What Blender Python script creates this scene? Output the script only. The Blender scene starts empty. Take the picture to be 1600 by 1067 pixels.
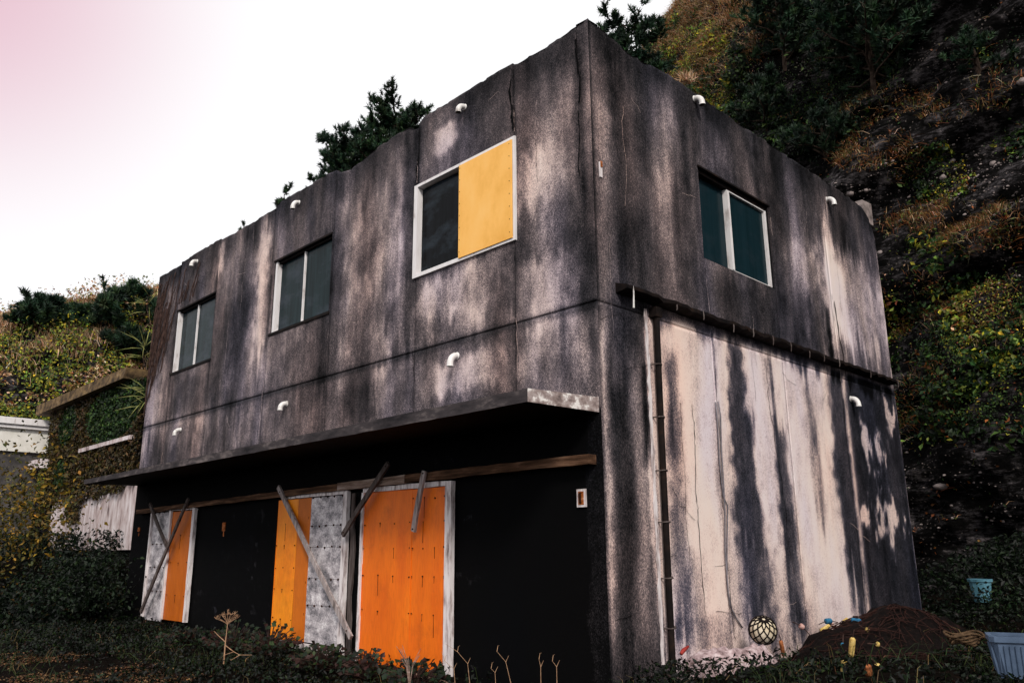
import bpy, math, random
import numpy as np
from mathutils import Vector, Matrix
from mathutils.bvhtree import BVHTree
random.seed(7); RG = np.random.default_rng(7)
sc = bpy.context.scene
col = sc.collection
rad = math.radians

# ------------------------------------------------------------------ camera
FPX = 1259.97
CAM = np.array([5.43035, -6.69711, 1.2])
CR = np.array([0.70107593, 0.71305213, -0.00701451])
CU = np.array([0.18251576, -0.16992376, 0.96840793])
CF = np.array([-0.6893334, 0.68020775, 0.2492727])
cd = bpy.data.cameras.new('camera'); co = bpy.data.objects.new('camera', cd); col.objects.link(co)
co.matrix_world = Matrix(((CR[0], CU[0], -CF[0], CAM[0]), (CR[1], CU[1], -CF[1], CAM[1]), (CR[2], CU[2], -CF[2], CAM[2]), (0, 0, 0, 1)))
cd.sensor_width = 36; cd.lens = FPX / 1600 * 36; cd.clip_start = 0.05; cd.clip_end = 2000
sc.camera = co

# ------------------------------------------------------------------ world, sun, exposure
SUN_EL, SUN_AZ = rad(38), rad(127)        # azimuth measured clockwise from +Y
w = bpy.data.worlds.new("World"); sc.world = w; w.use_nodes = True
nt = w.node_tree; nt.nodes.clear()
def N(t, **k):
    n = nt.nodes.new(t)
    for a, b in k.items(): setattr(n, a, b)
    return n
out = N('ShaderNodeOutputWorld'); bg = N('ShaderNodeBackground')
sky = N('ShaderNodeTexSky', sky_type='NISHITA', sun_disc=False, sun_elevation=SUN_EL, sun_rotation=SUN_AZ)
tc = N('ShaderNodeTexCoord')
dot = N('ShaderNodeVectorMath', operation='DOT_PRODUCT')
d0 = CF + CR * (-930) / FPX - CU * (-640) / FPX; d0 /= np.linalg.norm(d0)
dot.inputs[1].default_value = tuple(d0)
nt.links.new(tc.outputs['Generated'], dot.inputs[0])
mr = N('ShaderNodeMapRange'); mr.inputs[1].default_value = math.cos(rad(20)); mr.inputs[2].default_value = math.cos(rad(1))
nt.links.new(dot.outputs['Value'], mr.inputs[0])
mixp = N('ShaderNodeMix', data_type='RGBA')
mixp.inputs[6].default_value = (9.0, 8.9, 8.95, 1)     # bright overcast
mixp.inputs[7].default_value = (7.0, 4.6, 5.3, 1)      # pink corner
pw = N('ShaderNodeMath', operation='POWER'); pw.inputs[1].default_value = 2.0; nt.links.new(mr.outputs[0], pw.inputs[0]); nt.links.new(pw.outputs[0], mixp.inputs[0])
mixs = N('ShaderNodeMix', data_type='RGBA'); mixs.inputs[0].default_value = 0.93
nt.links.new(sky.outputs[0], mixs.inputs[6]); nt.links.new(mixp.outputs[2], mixs.inputs[7])
nt.links.new(mixs.outputs[2], bg.inputs[0]); bg.inputs[1].default_value = 0.1
nt.links.new(bg.outputs[0], out.inputs[0])
sl = bpy.data.lights.new('sun', 'SUN'); sl.energy = 2.3; sl.angle = rad(12); sl.color = (1, .93, .84)
so = bpy.data.objects.new('sun', sl); col.objects.link(so)
sd = Vector((math.sin(SUN_AZ) * math.cos(SUN_EL), math.cos(SUN_AZ) * math.cos(SUN_EL), math.sin(SUN_EL)))
so.rotation_euler = sd.to_track_quat('Z', 'Y').to_euler(); so.location = (20, -20, 30)
sc.view_settings.view_transform = 'Standard'; sc.view_settings.look = 'None'
sc.view_settings.exposure = 0.3; sc.view_settings.gamma = 1

# ------------------------------------------------------------------ helpers
def ray(px, py): return CF + CR * (px - 800) / FPX - CU * (py - 533.5) / FPX
def pl(px, py, ax, v):
    d = ray(px, py); return CAM + d * (v - CAM[ax]) / d[ax]
def at(px, py, dist): return CAM + ray(px, py) * dist
def proj(P):
    d = np.atleast_2d(P) - CAM; z = d @ CF
    return np.stack([800 + FPX * (d @ CR) / z, 533.5 - FPX * (d @ CU) / z], 1)
def sstep(a, b, x):
    t = np.clip((x - a) / (b - a), 0, 1); return t * t * (3 - 2 * t)
def _h(ix, iy, iz, s):
    n = (ix * 374761393 + iy * 668265263 + iz * 2147483647 + s * 1274126177) & 0xffffffff
    n = ((n ^ (n >> 13)) * 1274126177) & 0xffffffff
    return ((n ^ (n >> 16)) & 0xffff) / 65535.0
def vn(x, y, z=0, s=0):
    x, y, z = np.broadcast_arrays(np.asarray(x, float), y, z)
    ix, iy, iz = np.floor(x).astype(np.int64), np.floor(y).astype(np.int64), np.floor(z).astype(np.int64)
    fx, fy, fz = x - ix, y - iy, z - iz
    fx = fx * fx * (3 - 2 * fx); fy = fy * fy * (3 - 2 * fy); fz = fz * fz * (3 - 2 * fz)
    r = 0
    for a in (0, 1):
        for b in (0, 1):
            for c in (0, 1):
                r = r + _h(ix + a, iy + b, iz + c, s) * (fx if a else 1 - fx) * (fy if b else 1 - fy) * (fz if c else 1 - fz)
    return r
def fbm(x, y, z=0, s=0, o=4):
    x = np.asarray(x, float); r = 0; a = .5; t = 0
    for i in range(o):
        r = r + a * vn(x * 2 ** i, np.asarray(y) * 2.0 ** i, np.asarray(z) * 2.0 ** i, s + i * 17); t += a; a *= .5
    return r / t

class MB:
    def __init__(s): s.v = []; s.f = []; s.m = []; s.mi = 0; s.smooth = False
    def add(s, vs, fs):
        b = len(s.v); s.v += [tuple(float(c) for c in v) for v in vs]
        for f in fs: s.f.append([b + i for i in f]); s.m.append(s.mi)
    def box(s, lo, hi, jit=0):
        x0, y0, z0 = lo; x1, y1, z1 = hi
        vs = [(x0, y0, z0), (x1, y0, z0), (x1, y1, z0), (x0, y1, z0), (x0, y0, z1), (x1, y0, z1), (x1, y1, z1), (x0, y1, z1)]
        if jit: vs = [tuple(c + random.uniform(-jit, jit) for c in v) for v in vs]
        s.add(vs, [(0, 3, 2, 1), (4, 5, 6, 7), (0, 1, 5, 4), (1, 2, 6, 5), (2, 3, 7, 6), (3, 0, 4, 7)])
    def plank(s, a, b, w, t, nrm=(0, -1, 0), seg=5, bow=0.0, jit=.003):
        a = np.array(a, float); b = np.array(b, float); d = b - a; L = np.linalg.norm(d); d /= L
        n = np.array(nrm, float); n -= d * (n @ d); n /= np.linalg.norm(n); sdir = np.cross(d, n)
        vs = []; fs = []
        for i in range(seg + 1):
            c = a + d * L * i / seg + n * bow * math.sin(math.pi * i / seg)
            ww = w / 2 + random.uniform(-jit, jit); o = random.uniform(-jit, jit)
            for (p, q) in ((-1, -1), (1, -1), (1, 1), (-1, 1)):
                vs.append(c + sdir * (p * ww + o) + n * (q * t / 2))
        for i in range(seg):
            for k in range(4):
                fs.append((i * 4 + k, i * 4 + (k + 1) % 4, i * 4 + 4 + (k + 1) % 4, i * 4 + 4 + k))
        fs += [(3, 2, 1, 0), tuple(seg * 4 + k for k in range(4))]
        s.add(vs, fs)
    def tube(s, pts, rs, n=6, cap=True):
        pts = [np.array(p, float) for p in pts]
        if not hasattr(rs, '__len__'): rs = [rs] * len(pts)
        vs = []; fs = []; up = np.array([0.13, .21, 1.0])
        for i, p in enumerate(pts):
            t = pts[min(i + 1, len(pts) - 1)] - pts[max(i - 1, 0)]; t /= (np.linalg.norm(t) + 1e-9)
            if i == 0:
                u = np.cross(t, up if abs(t @ up) < .9 * np.linalg.norm(up) else np.array([1., 0, 0]))
            else: u = u - t * (u @ t)
            u /= (np.linalg.norm(u) + 1e-9); v = np.cross(t, u)
            for k in range(n):
                a = 2 * math.pi * k / n; vs.append(p + (u * math.cos(a) + v * math.sin(a)) * rs[i])
        for i in range(len(pts) - 1):
            for k in range(n): fs.append((i * n + k, i * n + (k + 1) % n, (i + 1) * n + (k + 1) % n, (i + 1) * n + k))
        if cap: fs += [tuple(range(n))[::-1], tuple((len(pts) - 1) * n + k for k in range(n))]
        s.add(vs, fs)
    def ball(s, c, r, n=8, m=6, noise=0, sc_=(1, 1, 1)):
        vs = []; fs = []; c = np.array(c, float)
        for i in range(m + 1):
            th = math.pi * i / m
            for k in range(n):
                ph = 2 * math.pi * k / n
                rr = r * (1 + random.uniform(-noise, noise))
                vs.append(c + rr * np.array([math.sin(th) * math.cos(ph) * sc_[0], math.sin(th) * math.sin(ph) * sc_[1], math.cos(th) * sc_[2]]))
        for i in range(m):
            for k in range(n): fs.append((i * n + k, (i + 1) * n + k, (i + 1) * n + (k + 1) % n, i * n + (k + 1) % n))
        s.add(vs, fs)
    def build(s, name, mats, parent=None, smooth=None):
        if not isinstance(mats, (list, tuple)): mats = [mats]
        return mesh_obj(name, np.array(s.v, float), s.f, mats, parent, s.smooth if smooth is None else smooth, s.m)

def root_of(o):
    while o.parent: o = o.parent
    return o
def mesh_obj(name, V, F, mats, parent=None, smooth=False, mi=None, attr=None):
    me = bpy.data.meshes.new(name)
    V = np.asarray(V, float).reshape(-1, 3)
    org = np.array(root_of(parent)['org']) if parent is not None else None
    o = bpy.data.objects.new(name, me); col.objects.link(o)
    if parent is not None:
        o.parent = parent; V = V - org
    else:
        org = np.array([V[:, 0].mean(), V[:, 1].mean(), V[:, 2].min()]); o['org'] = org.tolist(); o.location = org; V = V - org
    if isinstance(F, np.ndarray):                       # uniform faces, fast path
        k = F.shape[1]; nf = len(F)
        me.vertices.add(len(V)); me.vertices.foreach_set('co', V.astype(np.float32).ravel())
        me.loops.add(nf * k); me.loops.foreach_set('vertex_index', F.astype(np.int32).ravel())
        me.polygons.add(nf); me.polygons.foreach_set('loop_start', (np.arange(nf) * k).astype(np.int32))
        me.update(calc_edges=True)
    else:
        me.from_pydata([tuple(v) for v in V], [], [tuple(f) for f in F])
    for m in (mats if isinstance(mats, (list, tuple)) else [mats]): me.materials.append(m)
    if mi is not None and max(mi) > 0: me.polygons.foreach_set('material_index', np.array(mi, np.int32))
    if smooth: me.polygons.foreach_set('use_smooth', np.ones(len(me.polygons), bool))
    if attr:
        for nm, (typ, data) in attr.items():
            a = me.attributes.new(nm, typ, 'POINT')
            if typ == 'FLOAT': a.data.foreach_set('value', np.asarray(data, np.float32).ravel())
            else: a.data.foreach_set('color', np.asarray(data, np.float32).ravel())
    me.update()
    return o
def empty(name, loc):
    o = bpy.data.objects.new(name, None); col.objects.link(o); o.location = tuple(float(c) for c in loc); o['org'] = [float(c) for c in loc]
    o.empty_display_size = .2
    return o
def tag(o, label=None, cat=None, group=None, kind=None):
    if label: o['label'] = label
    if cat: o['category'] = cat
    if group: o['group'] = group
    if kind: o['kind'] = kind
    return o

# ------------------------------------------------------------------ materials
class G:
    def __init__(s, name):
        s.m = bpy.data.materials.new(name); s.m.use_nodes = True; s.t = s.m.node_tree
        s.b = s.t.nodes['Principled BSDF']; s.o = s.t.nodes['Material Output']
    def n(s, t, **k):
        x = s.t.nodes.new(t)
        for a, b in k.items(): setattr(x, a, b)
        return x
    def l(s, a, b): s.t.links.new(a, b)
    def coord(s, scale=(1, 1, 1)):
        g = s.n('ShaderNodeNewGeometry'); mp = s.n('ShaderNodeMapping'); mp.inputs[3].default_value = scale
        tcx = s.n('ShaderNodeTexCoord'); s.l(tcx.outputs['Object'], mp.inputs[0]); return mp.outputs[0]
    def noise(s, scale, detail=4, rough=.55, st=(1, 1, 1)):
        x = s.n('ShaderNodeTexNoise'); x.inputs['Scale'].default_value = scale; x.inputs['Detail'].default_value = detail; x.inputs['Roughness'].default_value = rough
        s.l(s.coord(st), x.inputs['Vector']); return x.outputs['Fac']
    def ramp(s, fac, stops):
        r = s.n('ShaderNodeValToRGB'); e = r.color_ramp.elements
        while len(e) > 1: e.remove(e[-1])
        e[0].position = stops[0][0]; e[0].color = (*stops[0][1], 1)
        for p, c in stops[1:]:
            q = e.new(p); q.color = (*c, 1)
        if fac is not None: s.l(fac, r.inputs[0])
        return r.outputs[0]
    def math(s, op, a, b=None, c=None, clamp=False):
        x = s.n('ShaderNodeMath', operation=op, use_clamp=clamp)
        for i, v in enumerate((a, b, c)):
            if v is None: continue
            if isinstance(v, (int, float)): x.inputs[i].default_value = v
            else: s.l(v, x.inputs[i])
        return x.outputs[0]
    def bump(s, h, strength=.3, dist=.01):
        x = s.n('ShaderNodeBump'); x.inputs['Strength'].default_value = strength; x.inputs['Distance'].default_value = dist
        s.l(h, x.inputs['Height']); s.l(x.outputs[0], s.b.inputs['Normal'])
    def mix(s, f, a, b):
        x = s.n('ShaderNodeMix', data_type='RGBA')
        for i, v in ((0, f), (6, a), (7, b)):
            if isinstance(v, tuple): x.inputs[i].default_value = (*v, 1)
            elif isinstance(v, (int, float)): x.inputs[i].default_value = v
            else: s.l(v, x.inputs[i])
        return x.outputs[2]
    def base(s, c, rough=.8, spec=.3):
        if isinstance(c, tuple): s.b.inputs['Base Color'].default_value = (*c, 1)
        else: s.l(c, s.b.inputs['Base Color'])
        s.b.inputs['Roughness'].default_value = rough; s.b.inputs['Specular IOR Level'].default_value = spec
        return s

def simple(name, stops, scale=6, st=(1, 1, 1), rough=.8, spec=.3, bump=.3, detail=5):
    g = G(name); f = g.noise(scale, detail, .6, st); g.base(g.ramp(f, stops), rough, spec if spec > .31 else spec * .35)
    if bump: g.bump(g.noise(scale * 4, 4, .6, st), bump, .01)
    return g.m

def concrete(name='stained_concrete', k=1.0):
    g = G(name)
    a = g.n('ShaderNodeAttribute'); a.attribute_name = 'stain'
    f1 = g.noise(95, 3, .75, (1, 1, .55)); f2 = g.noise(7, 7, .62, (1, 1, .4)); f3 = g.noise(34, 3, .6, (1, 1, .12))
    s = g.math('MULTIPLY_ADD', g.math('SUBTRACT', f1, .5), 1.05, a.outputs['Fac'])
    s = g.math('MULTIPLY_ADD', g.math('SUBTRACT', f2, .5), .30, s)
    s = g.math('MULTIPLY_ADD', g.math('SUBTRACT', f3, .5), .10, s)
    s = g.math('MULTIPLY_ADD', g.math('SUBTRACT', g.noise(42, 5, .8, (1, 1, .7)), .5), .60, s)
    s = g.math('MULTIPLY_ADD', g.math('SUBTRACT', g.noise(2.4, 6, .68, (1, 1, .8)), .5), .42, s)
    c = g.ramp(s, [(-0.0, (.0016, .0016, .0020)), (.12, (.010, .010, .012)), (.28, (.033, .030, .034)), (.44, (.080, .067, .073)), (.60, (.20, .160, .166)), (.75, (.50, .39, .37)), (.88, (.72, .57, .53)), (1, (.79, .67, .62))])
    # warm tint variation
    wv = g.noise(.9, 3, .5, (1, 1, .3))
    tint = g.n('ShaderNodeMix', data_type='RGBA', blend_type='MULTIPLY'); tint.inputs[0].default_value = 1
    g.l(c, tint.inputs[6]); g.l(g.ramp(wv, [(.35, (.92, .97, 1.12)), (.5, (1, 1, 1)), (.7, (1.10, .98, .92))]), tint.inputs[7]); c = tint.outputs[2]
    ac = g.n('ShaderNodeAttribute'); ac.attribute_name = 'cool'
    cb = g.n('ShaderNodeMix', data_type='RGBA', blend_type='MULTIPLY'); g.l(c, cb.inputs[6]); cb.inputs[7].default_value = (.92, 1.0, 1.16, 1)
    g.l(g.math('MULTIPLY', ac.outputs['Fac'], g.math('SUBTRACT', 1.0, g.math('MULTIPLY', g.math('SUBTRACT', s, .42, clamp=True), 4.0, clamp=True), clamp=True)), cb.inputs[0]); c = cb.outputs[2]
    g.base(c, .9, .06)
    g.bump(g.math('ADD', g.noise(120, 3, .7), g.math('MULTIPLY', g.noise(6, 5, .6), 1.5)), .55, .006)
    return g.m
M = {}
M['conc'] = concrete()
M['canopy'] = simple('canopy_concrete', [(.3, (.012, .011, .013)), (.55, (.05, .042, .045)), (.75, (.20, .165, .16)), (.85, (.5, .45, .43))], 5, (.5, 1, 1.5), bump=.5)
M['canopy_end_lit'] = simple('canopy_end_lit_concrete', [(.25, (.05, .04, .04)), (.45, (.26, .20, .19)), (.56, (.42, .35, .34)), (.62, (.80, .76, .74))], 8, (1, 1, 1.5), bump=.5)  # end face painted paler, as if lit from the right; spots are wear
M['dark'] = simple('near_black_face', [(.3, (.002, .002, .002)), (.8, (.007, .006, .007))], 3)
M['black'] = simple('black_gutter_metal', [(.3, (.004, .004, .005)), (.6, (.014, .010, .009)), (.8, (.04, .02, .013))], 7, rough=.7, spec=.15)
M['roof'] = simple('roof_concrete', [(.3, (.03, .03, .03)), (.8, (.1, .09, .09))], 3)
M['white'] = simple('worn_white_paint', [(.25, (.32, .27, .25)), (.42, (.70, .67, .68)), (.8, (.82, .80, .81))], 9, (1, 1, .3), .5, .4, .1)
M['pvc'] = simple('white_plastic_pipe', [(.34, (.26, .23, .21)), (.46, (.66, .64, .63)), (.7, (.82, .80, .80))], 9, (1, 1, 1), .4, .4, 0)
M['pipehole'] = simple('pipe_mouth', [(.3, (.004, .004, .004)), (.7, (.012, .012, .012))], 5, bump=0)
M['stile'] = simple('peeling_white_wood', [(.28, (.08, .06, .055)), (.40, (.42, .35, .35)), (.52, (.70, .64, .65)), (.8, (.80, .76, .77))], 14, (1, 1, .22), .75, .25, .5)
M['plank'] = simple('weathered_grey_plank', [(.25, (.08, .062, .055)), (.5, (.30, .25, .245)), (.75, (.50, .44, .44))], 20, (1, 1, .15), .85, .2, .5)
M['plank_dk'] = simple('weathered_dark_plank', [(.25, (.025, .019, .017)), (.5, (.085, .066, .062)), (.75, (.17, .145, .14))], 20, (1, 1, .15), .85, .2, .5)
M['beam'] = simple('weathered_brown_beam', [(.3, (.018, .010, .007)), (.5, (.075, .038, .022)), (.68, (.20, .11, .07)), (.85, (.36, .27, .23))], 7, (.25, 1, 2.5), .85, .2, .6)
M['beam_lt'] = simple('sunbleached_beam_piece', [(.3, (.06, .035, .025)), (.5, (.22, .15, .12)), (.75, (.42, .33, .30))], 9, (.25, 1, 2.5), .85, .2, .6)
M['rust'] = simple('rust_metal', [(.3, (.09, .02, .006)), (.55, (.38, .11, .025)), (.8, (.7, .5, .4))], 30, rough=.8)
M['nail'] = simple('rusty_nail', [(.3, (.012, .005, .003)), (.7, (.05, .015, .006))], 30)
M['cable'] = simple('grey_cable', [(.3, (.10, .095, .11)), (.7, (.24, .22, .25))], 10, bump=0)
def orange(name, c1, c2, hi):
    g = G(name); f = g.noise(3.5, 5, .6, (1, 1, .3)); f2 = g.noise(60, 2, .6, (1, 1, .12)); f3 = g.noise(2.2, 6, .7)
    c = g.ramp(f, [(.3, c1), (.65, c2), (.9, hi)])
    c = g.mix(g.math('MULTIPLY', g.math('SUBTRACT', f2, .42, clamp=True), .9), c, (c1[0] * .55, c1[1] * .45, c1[2] * .5))
    c = g.mix(g.math('MULTIPLY', g.math('SUBTRACT', f3, .54, clamp=True), 1.8, clamp=True), c, (c1[0] * .35, c1[1] * .3, c1[2]))
    g.base(c, .55, .3); g.bump(g.noise(40, 3, .6, (1, 1, .1)), .25, .004); return g.m
M['org'] = orange('orange_painted_board', (.74, .125, .002), (.88, .18, .003), (.94, .25, .01))
M['org2'] = orange('amber_painted_board', (.80, .20, .003), (.90, .28, .006), (.95, .36, .02))
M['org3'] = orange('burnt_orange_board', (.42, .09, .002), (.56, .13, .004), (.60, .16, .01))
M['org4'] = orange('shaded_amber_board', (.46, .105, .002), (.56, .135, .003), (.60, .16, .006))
M['yel'] = simple('yellow_orange_board', [(.25, (.80, .40, .08)), (.5, (.93, .50, .13)), (.8, (.96, .56, .18))], 3, (1, 1, .6), .6, .3, .15)
def galv():
    g = G('galvanised_sheet'); f = g.noise(4, 6, .65, (1, 1, 1.4)); f2 = g.noise(40, 4, .7)
    c = g.ramp(g.math('MULTIPLY_ADD', g.math('SUBTRACT', f2, .5), .5, f), [(.30, (.09, .09, .105)), (.43, (.26, .24, .26)), (.54, (.55, .50, .53)), (.66, (.84, .81, .82))])
    g.base(c, .6, .4); g.b.inputs['Metallic'].default_value = .15; g.bump(f, .25, .03); return g.m
M['galv'] = galv()
def glass(name, c1, c2, refl_haze=1.0, rough=.12, spec=.05):
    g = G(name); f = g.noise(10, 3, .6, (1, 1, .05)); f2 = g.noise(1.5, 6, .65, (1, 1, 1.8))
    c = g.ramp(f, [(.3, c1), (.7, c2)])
    c = g.mix(g.math('MULTIPLY', g.math('SUBTRACT', f2, .47, clamp=True), 4.5 * refl_haze, clamp=True), c, (.028, .038, .050))  # cloudy reflection painted into the pane colour as bluish haze
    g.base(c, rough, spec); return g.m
M['glass'] = glass('dim_window_glass', (.003, .008, .010), (.013, .028, .033), 1.2)
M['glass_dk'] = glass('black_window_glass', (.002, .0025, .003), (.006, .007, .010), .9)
M['glass_teal'] = glass('teal_window_glass', (.005, .016, .021), (.008, .023, .031), .35, .2, .05)

def leafmat(name, trans=.25, rough=.55):
    g = G(name); a = g.n('ShaderNodeAttribute'); a.attribute_name = 'Col'
    g.base(a.outputs['Color'], rough, .25)
    t = g.n('ShaderNodeBsdfTranslucent'); g.l(a.outputs['Color'], t.inputs[0])
    mx = g.n('ShaderNodeMixShader'); mx.inputs[0].default_value = trans
    g.l(g.b.outputs[0], mx.inputs[1]); g.l(t.outputs[0], mx.inputs[2]); g.l(mx.outputs[0], g.o.inputs[0])
    return g.m
M['leaf'] = leafmat('leaf_mixed')
M['needle'] = leafmat('pine_needles', .08, .6)
M['grass'] = leafmat('grass_blades', .3, .7)
M['bark'] = simple('pine_bark', [(.3, (.012, .008, .006)), (.7, (.07, .05, .04))], 18, (1, 1, .3), .9, .1, .7)
M['twig'] = simple('dry_twig', [(.3, (.22, .11, .06)), (.7, (.50, .32, .20))], 18, bump=0)
M['vine'] = simple('bare_vine_stem', [(.3, (.018, .010, .009)), (.7, (.085, .05, .042))], 8, bump=0)
M['bamboo'] = simple('bamboo_leaf', [(.3, (.10, .13, .03)), (.7, (.36, .34, .13))], 4, bump=0)

# ------------------------------------------------------------------ terrain: ground sheet
def gz(x, y):
    x = np.asarray(x, float); y = np.asarray(y, float)
    z = -.30 + 0 * x
    z = z + .34 * sstep(-.6, 1.4, x) * sstep(-2.5, 1.5, y)                # right of the building the soil lies higher
    z = z + .75 * sstep(6, 13, y) * sstep(-3, 0, x)
    z = z + 1.35 * sstep(-13.6, -15.2, x) * sstep(-1.4, -.3, y)            # terrace of the neighbour
    z = z - .12 * sstep(-2, -5, y) * sstep(-12, -4, x)
    z = z + .16 * (fbm(x * .9, y * .9, 0, 3) - .5) + .05 * (fbm(x * 5, y * 5, 0, 5) - .5)
    far = np.hypot(x, y)
    return z - sstep(40, 200, far) * 1.0
def grid_mesh(xs, ys, zf):
    X, Y = np.meshgrid(xs, ys, indexing='ij'); Z = zf(X, Y)
    V = np.stack([X, Y, Z], -1).reshape(-1, 3); n, m = len(xs), len(ys)
    i = (np.arange(n - 1)[:, None] * m + np.arange(m - 1)[None]).ravel()
    return V, np.stack([i, i + m, i + m + 1, i + 1], 1)
xs = np.concatenate([[-600, -300, -150, -90, -60], np.arange(-45, -24, 1.2), np.arange(-24, 8, .12), np.arange(8, 30, 1.5), [45, 80, 150, 300, 600]])
ys = np.concatenate([[-600, -300, -150, -80, -40, -25], np.arange(-16, -8, .8), np.arange(-8, 14, .12), np.arange(14, 30, 1.5), [45, 80, 150, 300, 600]])
V, F_ = grid_mesh(xs, ys, gz)
g = G('shaded_soil'); f = g.noise(5, 8, .65); c = g.ramp(f, [(.3, (.0015, .0015, .0012)), (.6, (.007, .005, .004)), (.75, (.03, .017, .009))])  # near-black soil colour stands in for shadow on the ground
g.base(c, .95, .02); g.bump(g.noise(30, 6, .7), .9, .03); M['soil'] = g.m
tag(mesh_obj('ground', V, F_, M['soil'], smooth=True), kind='structure')

# ------------------------------------------------------------------ hill (base -> crest sheet)
ctl = np.array([  # bx, by, cx, cy, H
    (24, 2, 32, 10, 24), (14, 7.5, 20, 17, 27), (7, 10, 9, 20, 28), (0, 11.5, -2, 21, 27.0), (-6, 12.5, -10.6, 21, 25.4), (-12, 13, -17, 21.5, 22.0),
    (-19, 13.5, -26, 20, 16.5), (-25, 11, -34, 15, 15.4), (-27.5, 7, -38.5, 9.5, 15.2), (-29, 2, -41.5, 3.2, 12.8), (-31, -5, -45, -5, 9.5), (-35, -15, -50, -15, 5), (-40, -30, -52, -30, 1)], float)
NU, NVV = 420, 150
def interp(ctl, n):
    t = np.linspace(0, len(ctl) - 1, n); i = np.clip(t.astype(int), 0, len(ctl) - 2); f = (t - i)[:, None]
    p0 = ctl[np.clip(i - 1, 0, None)]; p1 = ctl[i]; p2 = ctl[i + 1]; p3 = ctl[np.clip(i + 2, None, len(ctl) - 1)]
    return .5 * ((2 * p1) + (-p0 + p2) * f + (2 * p0 - 5 * p1 + 4 * p2 - p3) * f ** 2 + (-p0 + 3 * p1 - 3 * p2 + p3) * f ** 3)
cc = interp(ctl, NU)
v = np.concatenate([np.linspace(0, 1, NVV), [1.04, 1.12, 1.3]])
prof_h = np.where(v <= 1, v ** .85, 1 + (v - 1) * .1)             # back off as it climbs
prof_z = np.where(v <= 1, np.sin(v.clip(0, 1) * math.pi / 2) ** 1.15, 1 - (v - 1) * 1.2)
HX = cc[:, None, 0] + (cc[:, 2] - cc[:, 0])[:, None] * np.where(v <= 1, prof_h, 1 + (v - 1) * 3)[None]
HY = cc[:, None, 1] + (cc[:, 3] - cc[:, 1])[:, None] * np.where(v <= 1, prof_h, 1 + (v - 1) * 3)[None]
HZ = -.6 + (cc[:, 4] + .6)[:, None] * prof_z[None]
dn = np.stack([-(cc[:, 3] - cc[:, 1]), (cc[:, 2] - cc[:, 0])], 1)   # along
outd = -np.stack([cc[:, 2] - cc[:, 0], cc[:, 3] - cc[:, 1]], 1); outd /= np.linalg.norm(outd, axis=1)[:, None]
bigr = (fbm(HX * .16, HY * .16, HZ * .16, 11, 4) - .5) * 3.6
right = sstep(-9, -3, HX)
strat = HZ * 1.0 - HX * .30                                            # tilted beds
lay = (vn(strat * 1.5, HX * .05, HY * .05, 21) - .5) * 1.2 + (vn(strat * 4.2, HX * .15, 0, 22) - .5) * .75 + (vn(strat * 9, HX * .3, 0, 29) - .5) * .24
fine = (fbm(HX * 1.1, HY * 1.1, HZ * 1.1, 31, 4) - .5) * 1.0
dsp = (bigr + lay * right + fine * (1 - .35 * right)) * sstep(0, .06, v)[None] * (1 - .55 * sstep(.9, 1, v))[None]
HX = HX + outd[:, None, 0] * dsp; HY = HY + outd[:, None, 1] * dsp
HZ = HZ + (fbm(HX * .5, HY * .5, 0, 41) - .5) * 1.0 * sstep(.3, 1, v)[None]
HV = np.stack([HX, HY, HZ], -1).reshape(-1, 3); n, m = HX.shape
i = (np.arange(n - 1)[:, None] * m + np.arange(m - 1)[None]).ravel()
HF = np.stack([i, i + 1, i + m + 1, i + m], 1)
g = G('conglomerate_rock')
f = g.noise(1.2, 8, .7, (1, 1, 1)); fs = g.noise(5.5, 9, .78, (.5, .5, 1.8))
c = g.ramp(g.math('MULTIPLY_ADD', g.math('SUBTRACT', fs, .5), 1.1, f), [(.32, (.0015, .0015, .0015)), (.52, (.006, .0055, .0055)), (.64, (.05, .045, .048)), (.80, (.19, .165, .17))])
vo = g.n('ShaderNodeTexVoronoi'); vo.inputs['Scale'].default_value = 9; g.l(g.coord(), vo.inputs['Vector'])
msk = g.math('LESS_THAN', vo.outputs['Distance'], .2); msk = g.math('MULTIPLY', msk, g.math('GREATER_THAN', g.noise(.8, 3), .53))
c = g.mix(msk, c, (.10, .085, .08)); g.base(c, .95, .03); g.bump(g.math('ADD', g.noise(7, 8, .75), g.math('MULTIPLY', msk, .5)), 1.0, .09); M['rock'] = g.m
hill = tag(mesh_obj('hill', HV, HF, M['rock'], smooth=True), kind='structure')
bvh = BVHTree.FromPolygons([tuple(p) for p in HV], [tuple(int(a) for a in f_) for f_ in HF])
def hitpx(px, py):
    r = bvh.ray_cast(Vector(CAM), Vector(ray(px, py)).normalized())
    return (np.array(r[0]), np.array(r[1])) if r[0] is not None else (None, None)

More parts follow.
